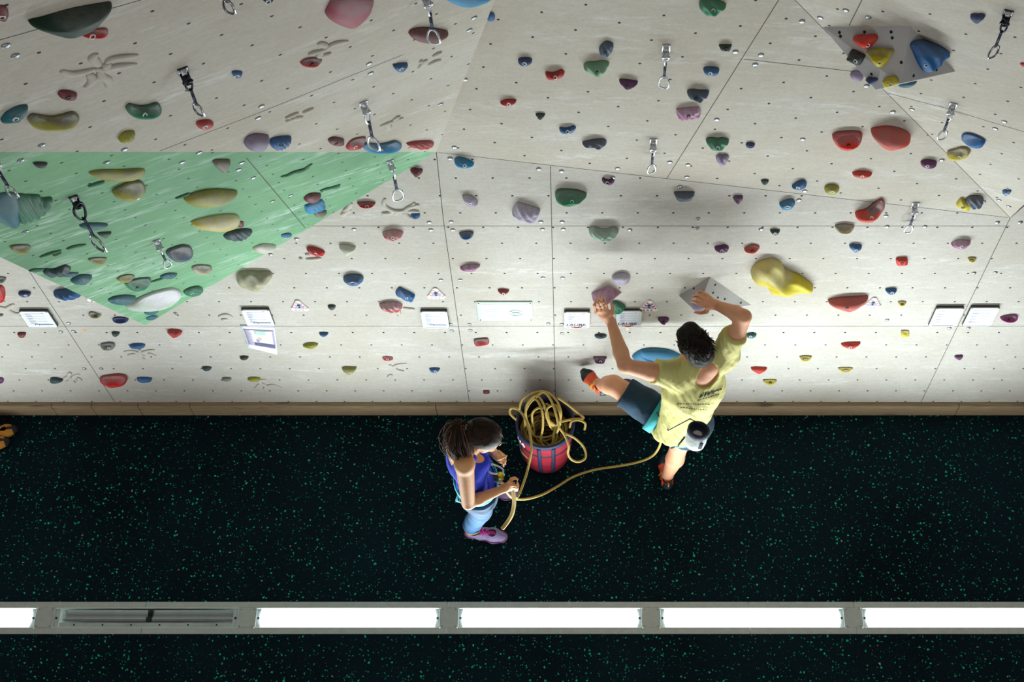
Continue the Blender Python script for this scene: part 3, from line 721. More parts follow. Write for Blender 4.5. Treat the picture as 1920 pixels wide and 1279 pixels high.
 (1498,347,30,17,22,'dropl','blue','blue pointed hold, upper of the pair on the middle right wall',''),
 (1476,383,30,19,24,'oval','cyan','turquoise hold, lower of the pair on the middle right wall','ring chalk'),
 (1559,355,28,20,-3,'oval','olive','olive ringed hold on the middle right wall','ring'),
 (1616,327,38,16,-4,'leaf','orange','orange-red hold above the salmon curved hold',''),
 (1633,396,64,34,28,'step','salmon','big salmon curved jug with dark top on the right wall','scoop chalk'),
 (1583,429,35,22,0,'dome','beige','beige cup-shaped hold left of the salmon curved jug','scoop nobolt'),
 (1604,465,24,17,-6,'heart','blue','blue hold below the beige cup-shaped hold',''),
 (1691,490,22,16,5,'rect','orange','small orange hold on the right wall below the short quickdraw',''),
 (1808,383,26,18,-30,'rect','yellow','yellow block hold left of a grey lump on the right wall','clean'),
 (1828,378,34,28,-20,'shell','slate','dark grey lump hold against the yellow block on the right wall','lump chalk nobolt'),
 (1888,361,17,13,0,'heart','blue','small blue hold near the right edge on the upper right wall',''),
 (1801,458,37,20,10,'leaf','magenta','purple and grey hold on the right wall below the meeting point','chalk'),
 (1822,487,16,12,0,'dome','yellow','tiny yellow-black hold below the purple and grey hold','scoop'),
 (1590,570,76,30,8,'tri','salmon','large red wedge hold with dark chalked face beside a triangle sign','chalk'),
 (1671,546,22,14,0,'dome','blue','small blue hold right of the large red wedge hold','clean'),
 (1691,569,16,11,0,'dome','yellow','tiny yellow hold below the small blue one on the right','scoop'),
 (1891,597,34,17,3,'dropl','magenta','purple hold right of the two framed sheets','scoop'),
 (1697,625,15,13,0,'rect','yellow','small yellow block hold left of the two framed sheets','scoop nobolt'),
 (1595,648,37,14,6,'tri','orange','red-orange pointed hold on the lower right wall','clean'),
 (1510,672,23,13,0,'dome','yellow','yellow hold, highest of the three low yellow holds on the right','scoop'),
 (1585,693,28,11,0,'dome','yellow','wide yellow hold, rightmost of the three low yellow holds','scoop'),
 (1443,716,26,12,0,'dome','yellow','yellow hold nearest the plinth right of the climber','scoop'),
 (1423,694,31,14,0,'tri','orange','orange triangular hold above the yellow one near the plinth','clean nobolt'),
 (1798,670,16,11,8,'heart','purple','small purple hold low on the wall at far right','clean nobolt'),
 # ---- on the large volume
 (1625,77,46,29,3,'heart','orange','orange-red hold at the top of the large grey volume','', 'volB'),
 (1606,107,29,23,-28,'rect','black','black oval hold on the left face of the large volume','clean', 'volB'),
 (1652,108,48,36,2,'tri','yellow','yellow hold with a pocket in the middle of the large volume','scoop', 'volB'),
 (1736,106,68,58,-8,'tri','blue','big blue three-cornered hold on the right face of the large volume','lump', 'volB'),
 (1636,151,22,14,-6,'heart','navy','small navy hold near the lower tip of the large volume','clean nobolt', 'volB'),
 (1671,153,28,21,16,'oval','yellow','yellow disc hold on the lower rim of the large volume','ring', 'volB'),
 (1607,142,26,20,-20,'oval','lilac','lilac hold peeking out below the left edge of the large volume','nobolt', 'B'),
 (1701,158,36,14,6,'dome','teal','teal hold peeking out under the lower right edge of the large volume','nobolt', 'C'),
 (1310,569,26,30,20,'oval','lilac','chalky grey-lilac hold gripped by the climber\'s right hand','chalk nobolt', 'volA'),
]
for h in H:
    a = list(h); on = a[9] if len(a) > 9 else None
    hold(*a[:8], flag=a[8], on=on)
# the large ones drawn from their own outlines
hold(0, 0, 0, 0, 0, '', 'dgreen', 'large dark green pointed hold in the top left corner', 'nobolt', 'E', [(52,47),(80,36),(130,18),(180,6),(208,3),(194,28),(178,50),(150,64),(122,72),(90,64)], .8)
bpy.data.objects[-1] if False else None
hold(0, 0, 0, 0, 0, '', 'rose', 'large round pinkish-purple sloper at the top edge', 'nobolt chalk', 'E', [(610,34),(616,10),(632,-16),(664,-26),(696,-18),(696,12),(684,36),(660,56),(638,52)])
hold(0, 0, 0, 0, 0, '', 'cyan', 'large cyan sloper cut off by the top edge', 'nobolt', 'E', [(824,-6),(838,-22),(876,-30),(912,-16),(920,0),(900,14),(872,20),(846,12)])
hold(0, 0, 0, 0, 0, '', 'teal', 'big teal bulging hold at the left edge of the overhang', 'nobolt', 'G', [(-18,384),(-8,366),(10,359),(28,361),(38,376),(36,400),(36,424),(24,431),(2,420),(-16,404)])
hold(0, 0, 0, 0, 0, '', 'jade', 'fan-shaped dark green hold beside the big teal bulge on the overhang', 'nobolt ridge', 'G', [(30,364),(52,363),(72,364),(78,371),(97,370),(93,388),(82,400),(66,412),(48,416),(34,424),(30,396)])
hold(0, 0, 0, 0, 0, '', 'olive', 'large grey sloper with yellow right end at the top of the overhang', 'nobolt chalk', 'G', [(166,326),(188,318),(228,317),(268,315),(269,332),(256,342),(232,345),(204,345),(182,338)])
hold(0, 0, 0, 0, 0, '', 'yellow', 'very large bright yellow bulging hold with chalked right end, above right of the climber', 'nobolt lump pale', 'A', [(1408,512),(1420,492),(1446,483),(1464,492),(1474,508),(1500,522),(1523,544),(1520,556),(1496,553),(1470,557),(1446,552),(1432,534),(1412,526)], .9)
hold(0, 0, 0, 0, 0, '', 'cyan', 'very large blue ribbed hold behind the climber\'s left shoulder', 'nobolt crack clean', 'A', [(1185,672),(1200,656),(1222,652),(1252,655),(1274,666),(1284,678),(1272,692),(1250,696),(1222,690),(1200,680)], .8)
hold(0, 0, 0, 0, 0, '', 'beige', 'big pale yellow lumpy hold right of the overhang\'s right rim', 'nobolt lump chalk', 'A', [(446,512),(460,506),(484,507),(506,508),(511,518),(502,532),(490,544),(478,548),(460,540),(446,534)], .9)
# purple pyramid hold under the left hand
k = 'A'; B_ = [(1108,549),(1141,534),(1167,548),(1150,556),(1118,558)]
pts = [lift(x, y, k, -.002) for x, y in B_] + [lift(1139,572,k,.10), lift(1112,566,k,.045), lift(1134,568,k,.10)]
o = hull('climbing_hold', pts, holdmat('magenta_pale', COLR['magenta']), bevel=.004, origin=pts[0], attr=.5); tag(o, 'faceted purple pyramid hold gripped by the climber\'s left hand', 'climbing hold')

# ------------------------------------------------------------------ quickdraws
chrome = plain('chrome', (205, 208, 214), .36, .85, var=.03); sling_m = plain('sling_dark', (34, 40, 62), .8); sling2_m = plain('sling_stitch', (120, 130, 160), .8); dark_metal = plain('dark_metal', (62, 64, 72), .3, 1.0)
def dring(c, rx, rz, a, up, wide_low=True, k=28):
    """D-shaped carabiner outline around c in the plane (a, up)"""
    pts = []
    for i in range(k):
        q = 2 * math.pi * i / k; z = math.sin(q); w = rx * (1 - .22 * z * (1 if wide_low else -1)) ; x = math.cos(q)
        x = math.copysign(abs(x) ** .7, x); pts.append(c + a * (w * x) + up * (rz * z))
    return pts
def quickdraw(x0, y0, x1, y1, label, light=True, face=0, only_low=False, k=None):
    k = k or which(x0, y0); f = FAC[k]; n = f['n']; p = onplane(x0, y0, f['P'], n)
    # hanging length so that the lower carabiner ends at y1
    a0 = p + n * .035; lo, hi = .05, .9
    for _ in range(30):
        md = (lo + hi) / 2
        if proj(a0 - np.array([0, 0, md]))[1] < y1: lo = md
        else: hi = md
    Ln = lo; D = np.array([0, 0, -1.]); root = empty('quickdraw', p); tag(root, label, 'quickdraw')
    cs = min(1.0, Ln / .30)
    a = nrm(np.array([math.cos(face), math.sin(face) * -1, 0])); U3 = np.array([0, 0, 1.])
    met = chrome if light else dark_metal
    r2 = .052 * cs; r1 = .046 * cs
    lowc = a0 + D * (Ln - r2); upc = a0 + D * (r1 * .9)
    if not only_low:
        R = frame(n); mb = MB(); mb.bevbox(p + n * .003, .036, .05, .005, .002, R); mb.bevbox(p + n * .02 - R[:, 1] * .018, .03, .006, .04, .002, R); mb.tube([p + n * .036 - R[:, 1] * .018 + q for q in [R[:, 0] * .014 * math.cos(t) - R[:, 1] * .018 * math.sin(t) for t in np.linspace(-.3, 3.44, 12)]], .005, 8)
        mb.build('bolt_hanger', met, root)
        mb = MB(); mb.lathe(p + n * .005 + R[:, 1] * .008, [(.013, 0), (.013, .004), (.009, .006), (.009, .014), (.0005, .015)], 12, R); mb.build('bolt', chrome, root)
        g = MB(); g.tube(dring(upc, .024 * cs, r1, np.cross(a, U3), U3, False), .0055 * max(.7, cs), 8, closed=True); g.build('upper_carabiner', met, root)
        s0 = upc + D * (r1 - .004); s1 = lowc - D * (r2 - .006); ln = np.linalg.norm(s1 - s0)
        if ln > .01:
            R3 = np.stack([a, np.cross(U3, a), U3], 1); mb = MB(); mb.bevbox((s0 + s1) / 2, .017 * max(.7, cs), .0055, ln + .008, .0018, R3); sl = mb.build('sling', sling_m, root)
            mb = MB()
            for t in (.12, .5, .56, .62, .68, .86): mb.box(s0 + (s1 - s0) * t, .0155 * max(.7, cs), .0062, ln * .03, R3)
            mb.build('stitching', sling2_m, sl)
    g = MB(); q = dring(lowc, .030 * cs, r2, a, U3, True); g.tube(q[:3] + q[3:], .0052 * max(.75, cs), 8, closed=True); lc = g.build('lower_carabiner', chrome if light else plain('pewter', (150, 150, 158), .25, 1.0), root)
    g = MB(); g.tube([lowc + a * .030 * cs * 1.17 - U3 * r2 * .72, lowc + a * .031 * cs * .93 + U3 * r2 * .62], .0036, 8); g.build('gate', chrome, lc)
quickdraw(343, 132, 372, 216, 'dark quickdraw hanging on the upper left wall above a dark red hold', False, .5)
quickdraw(796, -12, 803, 82, 'quickdraw at the top edge hanging in front of the maroon sloper', True, .2)
quickdraw(681, 194, 705, 281, 'silver quickdraw hanging in front of the cyan curved hold', True, .4)
quickdraw(138, 370, 193, 469, 'long dark quickdraw hanging on the left part of the green overhang', False, .5)
quickdraw(294, 452, 308, 501, 'short silver quickdraw in the lower middle of the green overhang', True, -.6)
quickdraw(731, 303, 740, 376, 'silver quickdraw at the right tip of the green overhang', True, -.4)
quickdraw(1249, 90, 1243, 165, 'silver quickdraw on the upper centre wall', True, .3)
quickdraw(1225, 265, 1218, 325, 'silver quickdraw lower down on the centre wall', True, -.3)
quickdraw(1890, 24, 1860, 108, 'dark quickdraw in the top right corner', False, -.4)
quickdraw(1787, 197, 1768, 262, 'silver quickdraw right of the two big orange slopers', True, -.2)
quickdraw(1716, 384, 1692, 437, 'short silver quickdraw on the right wall beside the salmon curved jug', True, 0)
quickdraw(400, -70, 412, 25, 'quickdraw cut off by the top edge, only its carabiner showing', False, .3)
quickdraw(-18, 290, 2, 369, 'quickdraw cut off by the left edge beside the big teal bulge', True, .3, k='E')

# ------------------------------------------------------------------ framed sheets, signs, posters
white_pl = plain('white_plastic', (235, 238, 240), .35, var=.02); paper = plain('paper', (232, 236, 244), .7, var=.02); ink = plain('ink_grey', (150, 158, 176), .8); ink_d = plain('ink_dark', (44, 52, 76), .8)
ink_k = plain('ink_black', (16, 18, 26), .7); ink_r = plain('ink_red', (206, 32, 44), .7); ink_b = plain('ink_blue', (60, 100, 150), .7); pink = plain('print_pink', (236, 130, 120), .6)
dark_edge = plain('dark_edge', (58, 66, 66), .6); acr = plain('acrylic_plate', (206, 222, 214), .12, var=.02)
fA = FAC['A']; RA = np.array([[1., 0, 0], [0, 0, -1.], [0, 1., 0]])   # columns: x, z, towards viewer(-y)
RA = np.stack([np.array([1., 0, 0]), np.array([0, 0, 1.]), np.array([0, -1., 0])], 1)
def onA(x, y, off): return onplane(x, y, fA['P'], nA, off)
def text(s, c, size, mat, parent, R, name='lettering', align='CENTER', shear=0, extrude=.0006, sx=1.0):
    cu = bpy.data.curves.new('t', 'FONT'); cu.body = s; cu.size = size; cu.align_x = align; cu.align_y = 'CENTER'; cu.extrude = extrude; cu.shear = shear; cu.offset = size * .012
    t = bpy.data.objects.new('t', cu); COL.objects.link(t); bpy.context.view_layer.update()
    me = t.to_mesh(); V = [np.asarray(c) + R @ (np.array(v.co) * [sx, 1, 1]) for v in me.vertices]; F = [list(p.vertices) for p in me.polygons]
    t.to_mesh_clear(); bpy.data.objects.remove(t); bpy.data.curves.remove(cu)
    return mk(name, V, F, mat, parent, False)
def framed(xl, xr, yt, yb, xlb, label, kind, cat='notice'):
    # corners of the front face; (xl,yt)-(xr,yt) top, xlb = left x at the bottom
    dpt = .018; a = onA(xl, yt + 3, dpt); b = onA(xr, yt + 3, dpt); c = onA(xlb, yb, dpt)
    w = b[0] - a[0]; h = a[2] - c[2]; ctr = np.array([a[0] + w / 2, YW - dpt / 2, c[2] + h / 2])
    root = empty('framed_notice', ctr); tag(root, label, cat)
    mb = MB(); mb.bevbox(ctr, w, h, dpt - .002, .002, RA); mb.build('backing', dark_edge, root, smooth=False)
    fcy = YW - dpt; t = .012; mb = MB()
    for s in (-1, 1): mb.bevbox((ctr[0] + s * (w - t) / 2, fcy - .001, ctr[2]), t, h, .006, .0015, RA)
    mb.bevbox((ctr[0], fcy - .001, ctr[2] + (h - t * .6) / 2), w, t * .6, .006, .0015, RA); mb.bevbox((ctr[0], fcy - .001, ctr[2] - (h - t * .6) / 2), w, t * .6, .006, .0015, RA)
    mb.build('frame', white_pl, root, smooth=False)
    mb = MB(); mb.box((ctr[0], fcy - .0008, ctr[2]), w - t * 1.6, h - t, .0016, RA); sh = mb.build('sheet', paper, root, smooth=False)
    f_ = fcy - .0022; W2 = w - 2.4 * t; mb = MB()
    rng = random.Random(int(xl))
    for i in range(9):
        z = ctr[2] + h * (.36 - .075 * i)
        if i % 2 == 0: mb.box((ctr[0] - W2 * .06, f_, z), W2 * .82, .0008, .0006, RA)
        ln = W2 * rng.uniform(.12, .3); mb.box((ctr[0] - W2 * .42 + ln / 2, f_, z - h * .03), ln, .0022, .0006, RA)
    mb.box((ctr[0] + W2 * .34, f_, ctr[2] + h * .4), W2 * .12, .003, .0006, RA)
    mb.build('text_lines', ink, sh, smooth=False)
    if kind == 'laube':
        text('LAUBE', (ctr[0] - W2 * .07, f_, ctr[2] - h * .3), h * .19, ink_k, sh, RA, shear=.15, sx=1.12)
        mb = MB(); mb.box((ctr[0] + W2 * .45, f_, ctr[2] - h * .34), W2 * .1, .004, .0006, RA); mb.build('small_print', ink, sh, smooth=False)
        mb = MB(); mb.tube([(ctr[0] - W2 * .02 + .034 * math.cos(q), f_ - .0005, ctr[2] - h * .345 + .022 * math.sin(q)) for q in np.linspace(math.pi * 1.02, math.pi * 1.98, 16)], .0022, 6); mb.tube([(ctr[0] - W2 * .02 + .017 * math.cos(q), f_ - .0005, ctr[2] - h * .37 + .011 * math.sin(q)) for q in np.linspace(math.pi * 1.02, math.pi * 1.98, 12)], .0018, 6)
        mb.build('logo', ink_r, sh)
    if kind == 'sport':
        mb = MB(); zz_ = ctr[2] - h * .3
        mb.box((ctr[0] + W2 * .18, f_, zz_), W2 * .62, .007, .0006, RA); mb.tube([(ctr[0] - W2 * .28, f_, zz_ - .004), (ctr[0] - W2 * .2, f_, zz_ + .010), (ctr[0] - W2 * .17, f_, zz_ + .001), (ctr[0] - W2 * .12, f_, zz_ + .009), (ctr[0] - W2 * .1, f_, zz_ - .006)], .0022, 6)
        mb.build('logo', ink_d if xl < 700 else ink_b, sh, smooth=False)
    if kind == 'bar':
        mb = MB(); mb.box((ctr[0], f_, ctr[2] - h * .43), W2 * .98, .004, .0006, RA); mb.build('rule', ink_d, sh, smooth=False)
    if kind == 'redtext':
        mb = MB()
        for q, ww in ((-.36, .12), (-.14, .13), (.06, .03)): mb.box((ctr[0] + W2 * q, f_, ctr[2] - h * .3), W2 * ww, .006, .0006, RA)
        mb.build('red_lettering', pink, sh, smooth=False)
    return root
framed(35, 89, 581, 614, 57, 'white framed notice at far left below the overhang', 'sport')
framed(452, 504, 578, 611, 464, 'white framed notice directly above the curled map poster', 'sport')
framed(788, 838, 581, 615, 794, 'white framed notice left of the centre left seam below a triangle sign', 'sport')
framed(1058, 1106, 582, 615, 1059, 'white framed notice with black LAUBE lettering right of the centre seam', 'laube')
framed(1156, 1204, 580, 613, 1151, 'notice with LAUBE lettering partly behind the climber\'s left wrist', 'laube')
framed(1756, 1808, 575, 612, 1741, 'left one of two white framed notices side by side at right', 'bar')
framed(1821, 1875, 574, 611, 1805, 'right one of two white framed notices side by side, with red lettering', 'redtext')
# big clear plate
a = onA(893, 567, .008); b = onA(998, 567, .008); c = onA(899, 602, .008); w = b[0] - a[0]; h = a[2] - c[2]; ctr = np.array([(a[0] + b[0]) / 2, YW - .004, (a[2] + c[2]) / 2])
root = empty('sign_plate', ctr); tag(root, 'large pale see-through sign plate with a crossed oval symbol, centre', 'sign')
mb = MB(); mb.bevbox(ctr, w, h, .008, .002, RA); mb.build('plate', acr, root, smooth=False)
mb = MB(); mb.box(ctr + [0, -.0045, -.004], w * .86, h * .84, .001, RA); pp = mb.build('sheet', plain('pale_sheet', (222, 240, 234), .5, var=.02), root, smooth=False)
gi = plain('print_pale_green', (160, 192, 190), .7); mb = MB(); oc = ctr + np.array([w * .19, -.0055, -.01])
mb.tube([oc + [.042 * math.cos(q), 0, .030 * math.sin(q)] for q in np.linspace(0, 2 * math.pi, 33)[:-1]], .0022, 6, closed=True); mb.tube([oc + [-.034, 0, .018], oc + [.034, 0, -.018]], .002, 6); mb.tube([oc + [-.02, 0, -.008], oc + [0, 0, .006], oc + [.024, 0, .010]], .003, 6)
mb.build('symbol', gi, pp)
mb = MB()
for i, (o_, ln) in enumerate(((-.02, .26), (-.02, .3), (0, .12), (-.01, .22), (0, .26))): mb.box(ctr + np.array([-w * .2 + o_ * w, -.0055, h * (.12 - .1 * i)]), w * ln, .0018, .0006, RA)
mb.build('text_lines', gi, pp, smooth=False)
for sx in (-1, 1):
    for sz in (-1, 1):
        mb = MB(); mb.lathe(ctr + np.array([sx * (w / 2 - .012), -.004, sz * (h / 2 - .012)]), [(.004, 0), (.004, .002), (.0003, .003)], 8, RA); mb.build('screw', steel_d, root)
# triangular safety signs
def trisign(cx, cy, w, h, label, red):
    a = onA(cx - w / 2, cy + h / 2, .006); b = onA(cx + w / 2, cy + h / 2, .006); t = onA(cx, cy - h / 2, .006)
    Wm = b[0] - a[0]; Hm = t[2] - a[2]; bx = (a[0] + b[0]) / 2; bz = a[2]
    root = empty('safety_sign', (bx, YW - .004, bz + Hm / 2)); tag(root, label, 'sign')
    def rtri(s, rr, off, thick, name, mat, par, smooth=False):
        pts = [(-Wm / 2 * s, Hm * .5 - Hm * .5 * s), (Wm / 2 * s, Hm * .5 - Hm * .5 * s), (0, Hm * .5 + Hm * .5 * s)]; out = []
        cen = [(-Wm / 2 * s + rr * 1.7, Hm * .5 - Hm * .5 * s + rr), (Wm / 2 * s - rr * 1.7, Hm * .5 - Hm * .5 * s + rr), (0, Hm * .5 + Hm * .5 * s - rr * 1.25)]
        for (cx_, cz_), (q0, q1) in zip(cen, ((125, 270), (270, 415), (55, 125))):
            for i in range(7): q = math.radians(q0 + (q1 - q0) * i / 6); out.append((cx_ + rr * math.cos(q), cz_ + rr * math.sin(q)))
        n_ = len(out); V = [np.array([bx + x, YW - off, bz + z]) for x, z in out] + [np.array([bx + x, YW - off - thick, bz + z]) for x, z in out]
        F = [list(range(n_)), [i + n_ for i in range(n_)][::-1]] + [[i, i + n_, (i + 1) % n_ + n_, (i + 1) % n_] for i in range(n_)]
        return mk(name, V, F, mat, par, smooth), cen
    rr = Hm * .17
    pl, cen = rtri(1, rr, 0, .008, 'plate', white_pl, root)
    border = MB()
    C3 = [np.array([bx + x, YW - .0086, bz + z]) for x, z in cen]; of = rr * .42
    ctr3 = sum(C3) / 3
    for i in range(3):
        p, q = C3[i], C3[(i + 1) % 3]; d = nrm(q - p); o = np.cross(d, [0, 1, 0]); o = o if o @ (p - ctr3) > 0 else -o; L_ = np.linalg.norm(q - p); nb = 6 if i != 0 else 6
        for j in range(0, nb, 2):
            s0 = p + d * L_ * (j + .0) / nb; s1 = p + d * L_ * (j + 1.0) / nb; off = o * of
            if i == 0 and j > 3: pass
            border.add([s0 + off * .3 - o * rr * .25 * 0, s1 + off * .3, s1 + off + o * rr * .35, s0 + off + o * rr * .35], [(0, 1, 2, 3), (3, 2, 1, 0)])
    border.build('red_border', ink_r if red else pink, root, smooth=False)
    rtri(.52, rr * .3, .0082, .0008, 'centre', plain('print_grey_lilac', (150, 156, 188), .7), root)
    mb = MB(); mb.lathe((bx, YW - .0094, bz + Hm * .56), [(.0004, .0008), (.010, .0008), (.010, 0)], 14, RA); mb.lathe((bx, YW - .0094, bz + Hm * .38), [(.0004, .0008), (.007, .0008), (.007, 0)], 14, RA); mb.build('pictogram', ink_k, root, smooth=False)
trisign(564, 573, 42, 20, 'red and white bordered triangle sign right of the curled poster', False)
trisign(819, 550, 43, 20, 'red and white bordered triangle sign above the centre left framed notice', False)
trisign(1216, 573, 43, 20, 'bright red and white triangle sign between the climber\'s hands', True)
trisign(1633, 568, 43, 20, 'red and white bordered triangle sign beside the large red wedge hold', False)
trisign(181, 556, 40, 20, 'red and white triangle sign almost hidden behind the overhang\'s left rim', True)
# curled map poster
V = []; F = []; nx, ny = 12, 14
TL, TR, BL, BR = onA(450, 610, .004), onA(514, 612, .004), onA(466, 647, .004), onA(521, 656, .004)
def poster(u, v): 
    p = (TL * (1 - u) + TR * u) * (1 - v) + (BL * (1 - u) + BR * u) * v
    return p + np.array([0, -.012 * v * v - .05 * max(0, v - .6) ** 2 * (.4 + u) * 2, .0])
root = empty('map_poster', poster(.5, 0)); tag(root, 'curled paper poster with a coloured map hanging below a framed notice', 'poster')
def patch(u0, u1, v0, v1, off, name, mat, th=.0005, skew=0):
    V = []; F = []; n1, n2 = 8, 8
    for j in range(n2 + 1):
        for i in range(n1 + 1):
            u = u0 + (u1 - u0) * i / n1; v = v0 + (v1 - v0) * j / n2; p = poster(u, v) + nA * off; V += [p, p + nA * th]
    w = n1 + 1; I = lambda i, j, s: 2 * (j * w + i) + s
    for j in range(n2):
        for i in range(n1): F.append((I(i, j, 1), I(i, j + 1, 1), I(i + 1, j + 1, 1), I(i + 1, j, 1))); F.append((I(i, j, 0), I(i + 1, j, 0), I(i + 1, j + 1, 0), I(i, j + 1, 0)))
    for i in range(n1): F.append((I(i, 0, 0), I(i, 0, 1), I(i + 1, 0, 1), I(i + 1, 0, 0))); F.append((I(i, n2, 0), I(i + 1, n2, 0), I(i + 1, n2, 1), I(i, n2, 1)))
    for j in range(n2): F.append((I(0, j, 0), I(0, j + 1, 0), I(0, j + 1, 1), I(0, j, 1))); F.append((I(n1, j, 0), I(n1, j, 1), I(n1, j + 1, 1), I(n1, j + 1, 0)))
    return mk(name, V, F, mat, root, True)
patch(0, 1, 0, 1, 0, 'paper', paper)
patch(.05, .96, .16, .86, .0006, 'map_border', plain('print_lilac', (176, 168, 196), .7)); patch(.2, .9, .2, .72, .0013, 'map_ground', plain('print_pink_white', (226, 220, 230), .7))
patch(.36, .7, .22, .38, .002, 'green_area', plain('print_mint', (178, 224, 200), .7)); patch(.2, .4, .19, .3, .002, 'pink_label', plain('print_rose', (236, 204, 214), .7)); patch(.42, .54, .52, .62, .002, 'orange_area', plain('print_orange', (236, 186, 150), .7))
patch(.36, .46, .6, .7, .002, 'blue_area', plain('print_blue', (150, 160, 204), .7)); patch(.28, .95, .74, .84, .002, 'dark_band', plain('print_slate', (104, 104, 136), .7))
# orange sticker dot
for x, y, m_, lb in ((158, 620, 'orange', 'small orange sticker on the wall left below the overhang tip'), (1176, 617, 'olive', 'small pale yellow sticker under the right LAUBE notice')):
    c = onA(x, y, .0006); mb = MB(); mb.box(c, .018, .022, .0012, RA); o = mb.build('sticker', plain('sticker_' + m_, (232, 160, 60) if m_ == 'orange' else (232, 222, 176), .6), smooth=False, origin=c); tag(o, lb, 'sticker')
